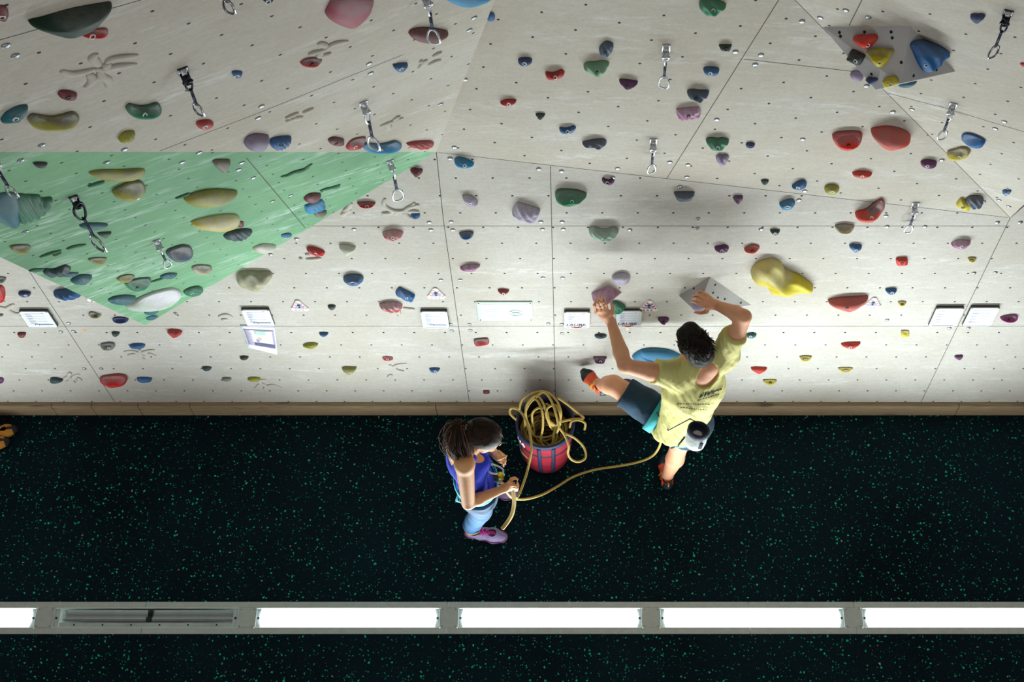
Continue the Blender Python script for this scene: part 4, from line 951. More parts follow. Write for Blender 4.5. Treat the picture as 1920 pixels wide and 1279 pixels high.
# ------------------------------------------------------------------ signed-distance modelling for bodies and clothes
class SDF:
    def __init__(s, lo, hi, h=.006):
        s.lo = np.asarray(lo, float); s.h = h; s.n = np.ceil((np.asarray(hi) - s.lo) / h).astype(int) + 1
        s.f = np.full(s.n, .5, np.float32)
    def _sub(s, lo, hi):
        a = np.clip(np.floor((lo - s.lo) / s.h).astype(int), 0, s.n); b = np.clip(np.ceil((hi - s.lo) / s.h).astype(int) + 1, 0, s.n)
        sl = tuple(slice(i, j) for i, j in zip(a, b))
        ax = [s.lo[i] + s.h * np.arange(a[i], b[i]) for i in range(3)]
        X, Y, Z = np.meshgrid(*ax, indexing='ij', sparse=True)
        return sl, X, Y, Z
    def _mix(s, sl, d, k, op):
        f = s.f[sl]
        if f.size == 0: return
        if op == 'add':
            if k > 0: hh = np.clip(.5 + .5 * (d - f) / k, 0, 1); r = d * (1 - hh) + f * hh - k * hh * (1 - hh)
            else: r = np.minimum(f, d)
        else:
            if k > 0: hh = np.clip(.5 - .5 * (f + d) / k, 0, 1); r = f * (1 - hh) + (-d) * hh + k * hh * (1 - hh)
            else: r = np.maximum(f, -d)
        s.f[sl] = r.astype(np.float32)
    def cone(s, a, b, ra, rb, k=.02, side=None, flat=1.0, op='add'):
        a = np.asarray(a, float); b = np.asarray(b, float); R = max(ra, rb) + k + s.h * 3
        sl, X, Y, Z = s._sub(np.minimum(a, b) - R, np.maximum(a, b) + R)
        ba = b - a; L2 = ba @ ba + 1e-12
        px, py, pz = X - a[0], Y - a[1], Z - a[2]
        t = np.clip((px * ba[0] + py * ba[1] + pz * ba[2]) / L2, 0, 1)
        qx, qy, qz = px - ba[0] * t, py - ba[1] * t, pz - ba[2] * t
        if side is not None:
            dv = nrm(np.cross(np.asarray(side, float), ba if L2 > 1e-8 else np.array([0, 0, 1.])))
            dd = qx * dv[0] + qy * dv[1] + qz * dv[2]; g = 1 / flat - 1
            qx, qy, qz = qx + dv[0] * dd * g, qy + dv[1] * dd * g, qz + dv[2] * dd * g
        d = np.sqrt(qx * qx + qy * qy + qz * qz) - (ra + (rb - ra) * t)
        if side is not None: d = d * min(1, flat + .15)
        s._mix(sl, d, k, op); return s
    def ell(s, c, R, rad, k=.01, op='add'):
        """ellipsoid: R columns are axes, rad their radii"""
        c = np.asarray(c, float); m = max(rad) + k + s.h * 3
        sl, X, Y, Z = s._sub(c - m, c + m); px, py, pz = X - c[0], Y - c[1], Z - c[2]
        q = [(px * R[0, i] + py * R[1, i] + pz * R[2, i]) / rad[i] for i in range(3)]
        l = np.sqrt(q[0] ** 2 + q[1] ** 2 + q[2] ** 2) + 1e-9; l2 = np.sqrt(sum((q[i] / rad[i]) ** 2 for i in range(3))) + 1e-9
        s._mix(sl, l * (l - 1) / l2, k, op); return s
    def chain(s, pts, rr, k=.02, side=None, flat=1.0):
        for i in range(len(pts) - 1): s.cone(pts[i], pts[i + 1], rr[i], rr[i + 1], k, side, flat)
        return s
    def cut(s, o, n, k=.004):
        """remove the half space on the +n side of o"""
        n = nrm(n); sl, X, Y, Z = s._sub(s.lo, s.lo + s.n * s.h)
        d = (X - o[0]) * n[0] + (Y - o[1]) * n[1] + (Z - o[2]) * n[2]
        s.f = np.maximum(s.f, d).astype(np.float32); return s
    def mesh(s):
        f = s.f; n = f.shape; ins = f < 0
        cnt = np.zeros([i - 1 for i in n], np.int8)
        for i in (0, 1):
            for j in (0, 1):
                for k in (0, 1): cnt += ins[i:n[0] - 1 + i, j:n[1] - 1 + j, k:n[2] - 1 + k]
        act = (cnt > 0) & (cnt < 8); idx = -np.ones(act.shape, np.int64); cells = np.argwhere(act); idx[act] = np.arange(len(cells))
        acc = np.zeros((len(cells), 3)); wn = np.zeros(len(cells))
        corners = [(i, j, k) for i in (0, 1) for j in (0, 1) for k in (0, 1)]
        val = {c: f[cells[:, 0] + c[0], cells[:, 1] + c[1], cells[:, 2] + c[2]] for c in corners}
        for a in corners:
            for ax in range(3):
                if a[ax] == 1: continue
                b = list(a); b[ax] = 1; b = tuple(b); va, vb = val[a], val[b]; cr = (va < 0) != (vb < 0)
                t = np.where(cr, va / (va - vb + 1e-20), 0)
                p = np.array(a, float)[None, :] + np.zeros((len(cells), 3)); p[:, ax] += t
                acc += p * cr[:, None]; wn += cr
        V = s.lo + (cells + acc / wn[:, None]) * s.h
        F = []
        for ax in range(3):
            o = [0, 1, 2]; o.remove(ax); u, v = o
            sa = [slice(None)] * 3; sb = [slice(None)] * 3; sa[ax] = slice(0, -1); sb[ax] = slice(1, None)
            ch = ins[tuple(sa)] != ins[tuple(sb)]; e = np.argwhere(ch)
            e = e[(e[:, u] > 0) & (e[:, v] > 0) & (e[:, u] < n[u] - 1) & (e[:, v] < n[v] - 1)]
            inside = ins[e[:, 0], e[:, 1], e[:, 2]]
            def at(du, dv): q = e.copy(); q[:, u] -= du; q[:, v] -= dv; return idx[q[:, 0], q[:, 1], q[:, 2]]
            q = np.stack([at(1, 1), at(0, 1), at(0, 0), at(1, 0)], 1)
            flip = inside if ax != 1 else ~inside
            q[~flip] = q[~flip][:, ::-1]; q = q[(q >= 0).all(1)]; F.append(q)
        F = np.concatenate(F)
        # light smoothing
        E_ = np.concatenate([F[:, [0, 1]], F[:, [1, 2]], F[:, [2, 3]], F[:, [3, 0]]])
        for _ in range(2):
            sm = np.zeros_like(V); c = np.zeros(len(V)); np.add.at(sm, E_[:, 0], V[E_[:, 1]]); np.add.at(c, E_[:, 0], 1); np.add.at(sm, E_[:, 1], V[E_[:, 0]]); np.add.at(c, E_[:, 1], 1)
            V = V * .5 + .5 * sm / np.maximum(c, 1)[:, None]
        return V, F
def vnormals(V, F):
    fn = np.cross(V[F[:, 2]] - V[F[:, 0]], V[F[:, 3]] - V[F[:, 1]]); N = np.zeros_like(V)
    for i in range(4): np.add.at(N, F[:, i], fn)
    return N / (np.linalg.norm(N, axis=1)[:, None] + 1e-12)
def sdfobj(S, name, mat, parent, disp=None, matfn=None):
    V, F = S.mesh()
    if disp is not None: N = vnormals(V, F); V = V + N * disp(V)[:, None]
    o = mk(name, V, F, mat, parent, True)
    if matfn is not None: o.data.polygons.foreach_set('material_index', np.asarray(matfn(V[F].mean(1)), dtype=np.int32))
    return o
def rotmat(fwd, up=(0, 0, 1)):
    """columns: right, forward, up"""
    f_ = nrm(fwd); r_ = nrm(np.cross(f_, up)); return np.stack([r_, f_, np.cross(r_, f_)], 1)
def bounds(*pts, pad=.2): P = np.array(pts); return P.min(0) - pad, P.max(0) + pad

def skinmat(name, c):
    m = NT(name); f_ = m.noise(22, 4); col = lin(c)
    m.l(m.mix(m.ramp(f_, .3, .7), tuple(x * .88 for x in col[:3]) + (1,), col), m.b.inputs['Base Color']); m.b.inputs['Roughness'].default_value = .6; m.b.inputs['Specular IOR Level'].default_value = .25
    m.b.inputs['Subsurface Weight'].default_value = .08; m.b.inputs['Subsurface Radius'].default_value = (.02, .008, .004); m.bump(m.noise(350, 2), .12, .001); return m.m
def hairmat(name, a, b):
    m = NT(name); g = m.noise(60, 4, .6, stretch=(1, 1, .25)); m.l(m.mix(m.ramp(g, .3, .7), lin(a), lin(b)), m.b.inputs['Base Color']); m.b.inputs['Roughness'].default_value = .6; m.b.inputs['Specular IOR Level'].default_value = .2
    m.bump(m.noise(180, 3, .6, stretch=(1, 1, .2)), .6, .004); return m.m
def clothmat(name, a, b, sc=7, bump=.25, stretch=None):
    m = NT(name); m.l(m.mix(m.ramp(m.noise(sc, 4), .3, .7), lin(a), lin(b)), m.b.inputs['Base Color']); m.b.inputs['Roughness'].default_value = .85
    m.bump(m.noise(26, 4, .6, stretch=stretch), bump, .012); return m.m
def folds(seed, amp, fr):
    rg = np.random.RandomState(seed); K = rg.normal(size=(5, 3)) * fr; ph = rg.uniform(0, 6.28, 5)
    def fn(V):
        d = np.zeros(len(V))
        for k_, p_ in zip(K, ph): d += np.sin(V @ k_ + p_ + 1.5 * np.sin(V @ k_[::-1] * .5))
        return amp * d / 3
    return fn

def head(S, c, R, k=.006, jaw=1.0):
    """c = centre of the skull; R columns right, forward, up"""
    r, f_, u = R[:, 0], R[:, 1], R[:, 2]; P = lambda a, b, d: c + r * a + f_ * b + u * d
    S.ell(P(0, -.008, .02), R, (.075, .096, .092), .01); S.ell(P(0, .03, -.035), R, (.060, .062, .075), .03)
    S.cone(P(-.03, .035, -.075), P(.03, .035, -.075), .026 * jaw, .026 * jaw, .03); S.cone(P(0, .062, -.088), P(0, .066, -.090), .017, .017, .02)
    S.cone(P(0, .088, .008), P(0, .108, -.028), .007, .012, .01); S.cone(P(-.012, .094, -.030), P(.012, .094, -.030), .007, .007, .008)
    S.cone(P(-.018, .089, -.056), P(.018, .089, -.056), .006, .006, .007); S.cone(P(-.014, .088, -.066), P(.014, .088, -.066), .006, .006, .006)
    S.cone(P(-.034, .082, .028), P(-.012, .09, .026), .008, .008, .012); S.cone(P(.034, .082, .028), P(.012, .09, .026), .008, .008, .012)
    for s_ in (-1, 1):
        S.cone(P(s_ * .042, .068, -.022), P(s_ * .038, .072, -.028), .018, .016, .02)
        S.ell(P(s_ * .032, .093, .006), R, (.014, .010, .008), .004, op='sub')
        S.ell(P(s_ * .078, -.006, -.012), R, (.009, .018, .030), .006); S.ell(P(s_ * .086, -.002, -.010), R, (.005, .010, .018), .003, op='sub')
def face_parts(c, R, root, iris):
    r, f_, u = R[:, 0], R[:, 1], R[:, 2]; P = lambda a, b, d: c + r * a + f_ * b + u * d
    mb = MB(); mi = MB(); mlp = MB(); br = MB()
    for s_ in (-1, 1):
        mb.lathe(P(s_ * .032, .076, .006), [(.0005, -.012)] + [(.012 * math.sin(q), -.012 * math.cos(q)) for q in np.linspace(.3, 2.9, 8)] + [(.0004, .012)], 12, np.stack([r, u, f_], 1))
        mi.lathe(P(s_ * .032, .0882, .005), [(.0055, 0), (.0004, .0012)], 10, np.stack([r, -u, f_], 1))
        br.tube([P(s_ * .014, .094, .026), P(s_ * .030, .092, .031), P(s_ * .046, .082, .026)], [.002, .003, .0015], 6)
    mlp.tube([P(-.022, .091, -.061), P(-.008, .097, -.058), P(0, .097, -.060), P(.008, .097, -.058), P(.022, .091, -.061)], [.002, .0045, .004, .0045, .002], 8)
    mlp.tube([P(-.018, .091, -.066), P(0, .097, -.068), P(.018, .091, -.066)], [.002, .0055, .002], 8)
    mb.build('eyes', plain('eye_white', (225, 222, 216), .3, var=.02), root); mi.build('irises', plain('iris_' + iris, (60, 40, 26), .2), root); mlp.build('lips', plain('lips', (170, 92, 84), .5), root)
    br.build('eyebrows', plain('brow', (40, 28, 20), .8), root)
def hand(S, wrist, palm, knuck, mids, tips, thumb, sc=1.0):
    """wrist, palm centre, 4 knuckles, 4 middle joints, 4 tips, 3 thumb joints"""
    for kk in knuck: S.cone(wrist, kk, .019 * sc, .0115 * sc, .012)
    S.cone(wrist, palm, .024 * sc, .021 * sc, .015)
    for i in range(3): S.cone(knuck[i], knuck[i + 1], .0105 * sc, .0105 * sc, .006)
    for kk, m_, t_ in zip(knuck, mids, tips):
        S.cone(kk, m_, .0095 * sc, .0085 * sc, .003); S.cone(m_, t_, .0085 * sc, .0070 * sc, .003)
    S.cone(palm, thumb[0], .017 * sc, .0135 * sc, .01); S.cone(thumb[0], thumb[1], .0125 * sc, .0105 * sc, .004); S.cone(thumb[1], thumb[2], .0105 * sc, .0085 * sc, .003)
def nails(tips, mids, nrmv, root, sc=1.0):
    mb = MB()
    for t_, m_ in zip(tips, mids):
        d = nrm(t_ - m_); n_ = nrmv - d * (nrmv @ d); n_ = nrm(n_); R = np.stack([np.cross(d, n_), d, n_], 1); mb.bevbox(t_ + n_ * .0062 * sc, .0085 * sc, .010 * sc, .0022, .0008, R)
    mb.build('fingernails', plain('nail', (222, 176, 160), .35, var=.03), root)

# ------------------------------------------------------------------ the climber
skin_m = skinmat('skin_man', (226, 164, 128))
sh_L, sh_R = PY(1262, 706, 3.585), PY(1362, 668, 3.69); neck = PY(1322, 692, 3.63); hd = PY(1303, 653, 3.665)
el_L, wr_L = PY(1172, 686, 3.57), PY(1146, 604, 3.845); el_R, wr_R = PY(1395, 594, 3.755), PY(1343, 572, 3.905)
pelv = PY(1281, 790, 3.56); hipL, hipR = pelv + [-.085, .02, -.02], pelv + [.075, 0, -.03]
kn_L = PY(1150, 722, 3.77); an_L = PY(1128, 722, 3.93); toe_L = PY(1092, 697, 4.055)
kn_R = PY(1274, 834, 3.60); an_R = PY(1252, 890, 3.585)
man = empty('person', (pelv[0], pelv[1], 0)); tag(man, 'man in yellow-green T-shirt and dark blue shorts climbing, one foot raised to the wall', 'person')
lo, hi = bounds(sh_L, sh_R, hd + [0, 0, .1], el_L, wr_L, el_R, wr_R, an_L, toe_L, an_R - [0, 0, .05], pad=.16)
S = SDF(lo, hi, .0062); side = nrm(sh_R - sh_L)
chest = (sh_L + sh_R) / 2 * .62 + pelv * .38; waist = (sh_L + sh_R) / 2 * .3 + pelv * .7
S.chain([pelv, waist, chest, (sh_L + sh_R) / 2 - [0, 0, .03]], [.145, .130, .160, .120], .04, side, .68)
S.cone(sh_L, sh_R, .062, .062, .05); S.cone((sh_L + sh_R) / 2 + [0, -.01, 0], neck + [0, 0, .05], .085, .058, .05)
S.cone(neck + [0, -.005, 0], hd + [0, 0, -.05], .058, .056, .02)
RH = rotmat((-.56, .80, -.12)); head(S, hd, RH)
for a, b in ((sh_L, el_L), (sh_R, el_R)):
    m_ = a * .5 + b * .5; S.cone(a, m_, .060, .051, .02); S.cone(m_, b, .051, .041, .015)
for a, b in ((el_L, wr_L), (el_R, wr_R)):
    m_ = a * .7 + b * .3; S.cone(a, m_, .041, .044, .012); S.cone(m_, b, .044, .027, .012)
# hands: fingers closed over the two grips
def pts(L): return [PY(x, y, Y) for x, y, Y in L]
kL = pts([(1118, 586, 3.875), (1125, 582, 3.87), (1132, 581, 3.87), (1139, 583, 3.87)]); mL = pts([(1114, 572, 3.885), (1120, 568, 3.88), (1128, 567, 3.88), (1136, 569, 3.885)]); tL = pts([(1119, 561, 3.935), (1123, 557, 3.94), (1128, 558, 3.94), (1133, 561, 3.93)])
thL = pts([(1147, 588, 3.86), (1149, 578, 3.885), (1146, 568, 3.91)]); pL = PY(1135, 592, 3.86)
hand(S, wr_L, pL, kL, mL, tL, thL, 1.05)
kR = pts([(1325, 553, 3.925), (1322, 560, 3.90), (1320, 567, 3.885), (1320, 574, 3.875)]); mR = pts([(1314, 546, 3.915), (1309, 552, 3.885), (1307, 560, 3.865), (1307, 568, 3.86)]); tR = pts([(1307, 549, 3.945), (1301, 554, 3.925), (1299, 560, 3.905), (1298, 566, 3.90)])
thR = pts([(1325, 584, 3.885), (1314, 587, 3.875), (1303, 586, 3.885)]); pR = PY(1330, 569, 3.90)
hand(S, wr_R, pR, kR, mR, tR, thR, 1.05)
S.cone(hipL, kn_L, .085, .060, .04); S.cone(kn_L, kn_L * .62 + an_L * .38, .058, .055, .02); S.cone(kn_L * .62 + an_L * .38, an_L, .055, .038, .02); S.cone(an_L, an_L * .8 + toe_L * .2, .036, .026, .01)
S.cone(hipR, kn_R, .088, .058, .04); ca = kn_R * .62 + an_R * .38 + [0, -.018, 0]; S.cone(kn_R, ca, .055, .058, .02); S.cone(ca, an_R, .057, .036, .02)
fdir = nrm(np.array([-.12, .96, 0])); heelR = np.array([an_R[0], an_R[1] - .035, .045]); toeR = heelR + fdir * .19
S.cone(an_R, heelR, .036, .03, .02); S.cone(heelR, heelR * .7 + toeR * .3 - [0, 0, .006], .028, .022, .01)
sdfobj(S, 'body', skin_m, man); face_parts(hd, RH, man, 'man')
nails(tL, mL, nrm([0, -.3, 1]), man); nails(tR, mR, nrm([-.3, -.3, 1]), man)
# hair: short, dark, thick on top
r, f_, u = RH[:, 0], RH[:, 1], RH[:, 2]; HP = lambda a, b, d: hd + r * a + f_ * b + u * d
S = SDF(hd - .17, hd + .17, .0045); S.ell(HP(0, -.006, .032), RH, (.088, .112, .098), .01); S.ell(HP(.0, -.062, -.012), RH, (.070, .056, .062), .03); S.cone(HP(-.03, .07, .09), HP(.03, .07, .09), .038, .038, .03)
S.cut(HP(0, .085, .0), nrm(f_ * 1 - u * .25)); S.cut(HP(0, -.03, -.055), -u); S.ell(HP(0, .12, -.04), RH, (.075, .11, .085), .01, op='sub')
for s_ in (-1, 1): S.ell(HP(s_ * .09, .005, -.03), RH, (.022, .04, .046), .008, op='sub')
hair_m = hairmat('hair_dark', (14, 10, 8), (34, 24, 17)); rg = np.random.RandomState(3)
hr = sdfobj(S, 'hair', hair_m, man, folds(5, .0035, 70))
mb = MB()
for _ in range(300):
    th, ph_ = rg.uniform(0, 2 * math.pi), rg.uniform(.05, 1.5); d0 = np.array([math.cos(th) * math.sin(ph_), math.sin(th) * math.sin(ph_), math.cos(ph_)])
    p = HP(d0[0] * .084, -.006 + d0[1] * .108, .034 + d0[2] * .094)
    if d0[1] > .75 and d0[2] < .3: continue
    flow = r * (.25 + .3 * rg.normal()) + f_ * (.5 * np.sign(d0[1] + .2) + .25 * rg.normal()) - u * .25; flow = nrm(flow); out = nrm(p - hd)
    mb.tube([p - flow * .012, p + flow * .012 + out * .005, p + flow * .030 + out * rg.uniform(.0, .006)], [.0035, .0028, .0006], 5)
mb.build('hair_tufts', hair_m, hr)
# T-shirt
shirt_m = NT('tshirt_yellow'); shirt_m.l(shirt_m.mix(shirt_m.ramp(shirt_m.noise(6, 4), .3, .7), lin((212, 206, 136)), lin((198, 192, 118))), shirt_m.b.inputs['Base Color']); shirt_m.b.inputs['Roughness'].default_value = .9; shirt_m.bump(shirt_m.noise(14, 5, .6, stretch=(1.6, 1, .6)), .5, .02)
S = SDF(lo, hi, .0065); hem = pelv + [-.02, -.02, -.03]
S.chain([hem + [0, 0, -.03], waist + [0, -.01, 0], chest + [0, -.005, 0], (sh_L + sh_R) / 2 - [0, 0, .02]], [.172, .152, .178, .136], .05, side, .74)
S.cone(sh_L, sh_R, .074, .074, .05); S.cone((sh_L + sh_R) / 2, neck + [0, -.005, .01], .10, .072, .05)
sl_L, sl_R = sh_L * .60 + el_L * .40, sh_R * .42 + el_R * .58
S.cone(sh_L + side * .03, sh_L * .25 + el_L * .75, .075, .074, .04); S.cone(sh_R - side * .03, sh_R * .2 + el_R * .8, .078, .072, .04)
def cutsleeve(S, o, n, ctr, rad):
    n = nrm(n); sl_, X, Y, Z = S._sub(ctr - rad, ctr + rad); d = (X - o[0]) * n[0] + (Y - o[1]) * n[1] + (Z - o[2]) * n[2]
    dd = np.sqrt((X - ctr[0]) ** 2 + (Y - ctr[1]) ** 2 + (Z - ctr[2]) ** 2) - rad * .98
    S.f[sl_] = np.maximum(S.f[sl_], np.where(dd < 0, d, -1)).astype(np.float32)
cutsleeve(S, sl_L, el_L - sh_L, sl_L + nrm(el_L - sh_L) * .12, .16); cutsleeve(S, sl_R, el_R - sh_R, sl_R + nrm(el_R - sh_R) * .12, .16)
S.ell(neck + [0, -.045, .035], rotmat((0, .9, .35)), (.074, .098, .080), .006, op='sub')
S.cut(hem + [0, 0, -.05], (-.12, -.25, -1))
sdf_f = folds(11, .0042, 30); sdf_g = folds(12, .003, 58)
tee = sdfobj(S, 'tshirt', shirt_m.m, man, lambda V: sdf_f(V * [1, 1, .6]) + sdf_g(V))
# printed lettering on the back of the shirt: rows of dark brush marks
tv = BVHTree.FromPolygons([tuple(v.co + Vector(WO[man.name])) for v in tee.data.vertices], [tuple(p.vertices) for p in tee.data.polygons])
pr_m = plain('shirt_print', (40, 42, 34), .9); mb = MB(); rg = np.random.RandomState(4)
def onshirt(x, y):
    h_ = tv.ray_cast(Vector(C0), Vector(ray(x, y)).normalized()); return None if h_[0] is None else (np.array(h_[0]), np.array(h_[1]))
def mark(x0, y0, x1, y1, w=.003):
    a = onshirt(x0, y0); b = onshirt(x1, y1)
    if a is None or b is None or np.linalg.norm(a[0] - b[0]) > .08: return
    n_ = nrm(a[1] + b[1]); d = b[0] - a[0]; s_ = nrm(np.cross(d, n_)) * w / 2; o_ = n_ * .0014
    mb.add([a[0] - s_ + o_, a[0] + s_ + o_, b[0] + s_ + o_, b[0] - s_ + o_], [(0, 1, 2, 3)]); mb.add([a[0] - s_ - o_, a[0] + s_ - o_, b[0] + s_ - o_, b[0] - s_ - o_], [(3, 2, 1, 0)])
for i in range(15):
    x = 1312 + i * 2.9; y = 742.5 - i * .95 + rg.uniform(-1.2, 1.2); hgt = 7 if i < 10 else 4
    mark(x - rg.uniform(0, 1.2), y + hgt / 2, x + rg.uniform(.4, 2), y - hgt / 2, .0065)
    if i % 2: mark(x, y - 1, x + 2.5, y + rg.uniform(-1, 1.4), .006)
for row, (x0, x1, yy, sl_) in enumerate(((1308, 1346, 751, -.3), (1270, 1330, 757, .02), (1276, 1322, 764, .1))):
    x = x0
    while x < x1: w_ = rg.uniform(2, 4.2); mark(x, yy + (x - x0) * sl_, x + w_, yy + (x + w_ - x0) * sl_ + rg.uniform(-.6, .6), .0055); x += w_ + rg.uniform(1, 2)
mark(1329, 724, 1331, 728, .005)
mb.build('print', pr_m, tee, smooth=False)
# shorts
shorts_m = clothmat('shorts_teal', (8, 38, 54), (16, 58, 82), 9, .4); cuff_m = clothmat('shorts_blue', (24, 96, 150), (40, 116, 168), 9, .3)
S = SDF(lo, hi, .0065)
S.chain([pelv + [0, 0, -.02], pelv + [0, 0, .10]], [.158, .148], .03, side, .72)
S.cone(hipL, kn_L, .112, .088, .05); S.cone(hipR, kn_R, .110, .094, .05)
ckL = hipL * .20 + kn_L * .80; cutsleeve(S, ckL, kn_L - hipL, ckL + nrm(kn_L - hipL) * .13, .18)
ckR = hipR * .42 + kn_R * .58; S.cut(ckR, (0, 0, -1))
sdfobj(S, 'shorts', shorts_m, man, folds(21, .004, 34))
# harness
har_m = clothmat('harness_teal', (30, 150, 160), (90, 200, 205), 8, .15)
har_d = clothmat('harness_dark', (18, 30, 46), (30, 44, 60), 8, .15)
def ringband(c, axis, rx, ry, side_, w, th, name, mat, par, n=36, wob=0):
    axis = nrm(axis); s1 = nrm(np.asarray(side_) - axis * (np.asarray(side_) @ axis)); s2 = np.cross(axis, s1); V = []; F = []
    for i in range(n):
        q = 2 * math.pi * i / n; p = c + s1 * rx * math.cos(q) + s2 * ry * math.sin(q) + axis * wob * math.sin(2 * q); o_ = nrm(s1 * math.cos(q) / rx + s2 * math.sin(q) / ry)
        V += [p - axis * w / 2, p + axis * w / 2, p + axis * w / 2 + o_ * th, p - axis * w / 2 + o_ * th]
    for i in range(n):
        a = 4 * i; b = 4 * ((i + 1) % n); F += [(a, a + 1, b + 1, b), (a + 1, a + 2, b + 2, b + 1), (a + 2, a + 3, b + 3, b + 2), (a + 3, a, b, b + 3)]
    return mk(name, V, F, mat, par, True)
hm = ringband(pelv + [0, 0, -.085], (0, .05, 1), .150, .118, side, .04, .007, 'harness', har_m, man)
tl = hipL * .80 + kn_L * .20; ringband(tl, kn_L - hipL, .122, .122, (0, 0, 1), .055, .007, 'leg_loop', har_m, hm); ringband(hipR * .8 + kn_R * .2, kn_R - hipR, .108, .108, side, .04, .007, 'leg_loop', har_m, hm)
mb = MB(); mb.tube([pelv + [.0, -.13, .05], pelv + [-.03, -.145, -.02], pelv + [-.07, -.13, -.10]], .006, 6); mb.build('strap', har_d, hm)
# climbing shoes
orange_m = plain('shoe_orange', (226, 84, 50), .6, bump=.2); rubber_m = plain('shoe_rubber', (18, 38, 44), .45, bump=.15); strap_m = plain('shoe_strap', (226, 152, 40), .6)
def climbing_shoe(heel, toe, up, root, sc=1.0):
    heel = np.asarray(heel); toe = np.asarray(toe); d = nrm(toe - heel); L_ = np.linalg.norm(toe - heel); sd = nrm(np.cross(d, up)); u_ = np.cross(sd, d)
    lo_, hi_ = bounds(heel, toe, pad=.09); P = lambda a, b, c_: heel + d * a * L_ + sd * b + u_ * c_
    S = SDF(lo_, hi_, .004); S.chain([P(.08, 0, .012), P(.35, .002, .012), P(.72, .006, .006), P(.93, .01, -.004)], [.034 * sc, .036 * sc, .043 * sc, .026 * sc], .02, sd, .8); S.cone(P(.1, 0, .02), P(.12, 0, .055), .034, .038, .02)
    S.cone(P(.10, 0, .115), P(.15, 0, .035), .034, .030, .004, op='sub')
    sh = sdfobj(S, 'climbing_shoe', [orange_m, rubber_m], root, None, lambda c_: ((((c_ - heel) @ u_) < -.006) | (((c_ - heel) @ d) > L_ * .68) | (((c_ - heel) @ d) < L_ * .03)).astype(int))
    mb = MB(); mb.tube([P(.42, -.044, .0), P(.40, -.030, .036), P(.36, 0, .050), P(.34, .03, .038), P(.34, .044, .0)], .009, 8, flat=.35); mb.tube([P(.28, -.040, .015), P(.24, -.025, .05), P(.22, 0, .062), P(.24, .025, .05), P(.28, .040, .015)], .008, 8, flat=.35); mb.build('strap', strap_m, sh)
    mb = MB(); mb.tube([P(-.03, 0, .045), P(-.09, 0, .068), P(-.06, 0, .085), P(.0, 0, .075)], .004, 6); mb.build('pull_loop', strap_m, sh)
    return sh
hl = an_L + nrm(an_L - toe_L) * .035 + [0, -.01, -.055]; climbing_shoe(hl, toe_L + [-.008, .01, -.012], (.1, -.35, 1), man)
climbing_shoe(heelR + [0, -.03, .0], toeR + [0, .012, .0], (0, 0, 1), man)
# chalk bag hanging from a cord round his waist
cb = PY(1310, 806, 3.36); up_c = nrm([.16, .34, 1]); Rc = frame(up_c, (0, 1, 0)); chb = empty('chalk_bag', cb + [0, 0, -.075]); tag(chb, 'white and navy chalk bag hanging behind the climber\'s waist', 'chalk bag')
mb = MB(); mb.lathe(cb, [(.0005, -.132), (.040, -.130), (.056, -.118), (.062, -.08), (.061, -.03), (.058, .0)], 28, Rc); V0, F0 = mb.V, mb.F; mb.build('bag', clothmat('chalkbag_white', (214, 218, 212), (190, 198, 196), 9, .4), chb)
mb = MB(); mb.lathe(cb, [(.060, -.028), (.064, -.022), (.064, .008), (.060, .012), (.054, .008), (.052, -.02), (.046, -.03), (.0005, -.034)], 28, Rc); mb.build('rim', plain('chalkbag_navy', (22, 34, 58), .8, bump=.3), chb)
mb = MB(); mb.lathe(cb, [(.030, -.0325), (.018, -.029), (.0005, -.027)], 18, Rc); mb.build('chalk', plain('chalk', (176, 170, 192), .95, bump=.5), chb)
mb = MB(); mb.tube([cb + [.03, .03, -.005], cb + [-.05, .05, .04], pelv + [-.10, -.115, .11], pelv + [-.165, 0, .12]], .0035, 6); mb.build('cord', plain('cord_dark', (20, 36, 40), .8), chb)
mb = MB(); mb.bevbox(cb + Rc @ np.array([.02, -.060, -.07]), .02, .006, .05, .002, Rc); mb.build('brush_loop', plain('loop_navy', (40, 60, 90), .7), chb)

# ------------------------------------------------------------------ the woman belaying
skin_w = skinmat('skin_woman', (232, 172, 122))
shF, shN = PY(857, 812, 3.33), PY(871, 870, 3.065); hw = PY(906, 818, 3.17); nkw = PY(886, 838, 3.20)
elN, wrN = PY(878, 944, 2.975), PY(946, 916, 3.085); elF, wrF = PY(912, 836, 3.39), PY(929, 852, 3.27)
plw = PY(893, 905, 3.17); plw[2] = max(.9, plw[2])
sideW = nrm(shN - shF); fw = nrm(np.cross([0, 0, 1], sideW))
footN = PH(884, 997, .05); footF = PH(908, 918, .05)
woman = empty('person', (plw[0], plw[1], 0)); tag(woman, 'woman with brown ponytail in blue tank top belaying with a rope', 'person')
hN, hF = plw + sideW * .085 + [0, 0, -.05], plw - sideW * .085 + [0, 0, -.05]
anN, anF = footN + [0, 0, .07], footF + [0, 0, .07]; kN, kF = (hN + anN) / 2 + fw * .04, (hF + anF) / 2 + fw * .05
lo, hi = bounds(shF, shN, hw + [0, 0, .1], elN, wrN, wrF, footN - [0, 0, .03], footF, wrN + [.12, 0, 0], pad=.15)
S = SDF(lo, hi, .0060); mid = (shF + shN) / 2; chw = mid * .65 + plw * .35; ww_ = mid * .33 + plw * .67
S.chain([plw + [0, 0, -.03], ww_, chw, mid - [0, 0, .03]], [.150, .112, .132, .098], .04, sideW, .72)
for s_ in (-1, 1): S.ell(chw + fw * .075 + sideW * .055 * s_ + [0, 0, .01], np.eye(3), (.05, .05, .055), .03)
S.cone(shF, shN, .056, .056, .04); S.cone(mid, nkw + [0, 0, .03], .065, .045, .05); S.cone(nkw, hw + [-.01, 0, -.05], .046, .047, .02)
RW = rotmat((.90, -.12, -.42)); head(S, hw, RW, jaw=.85)
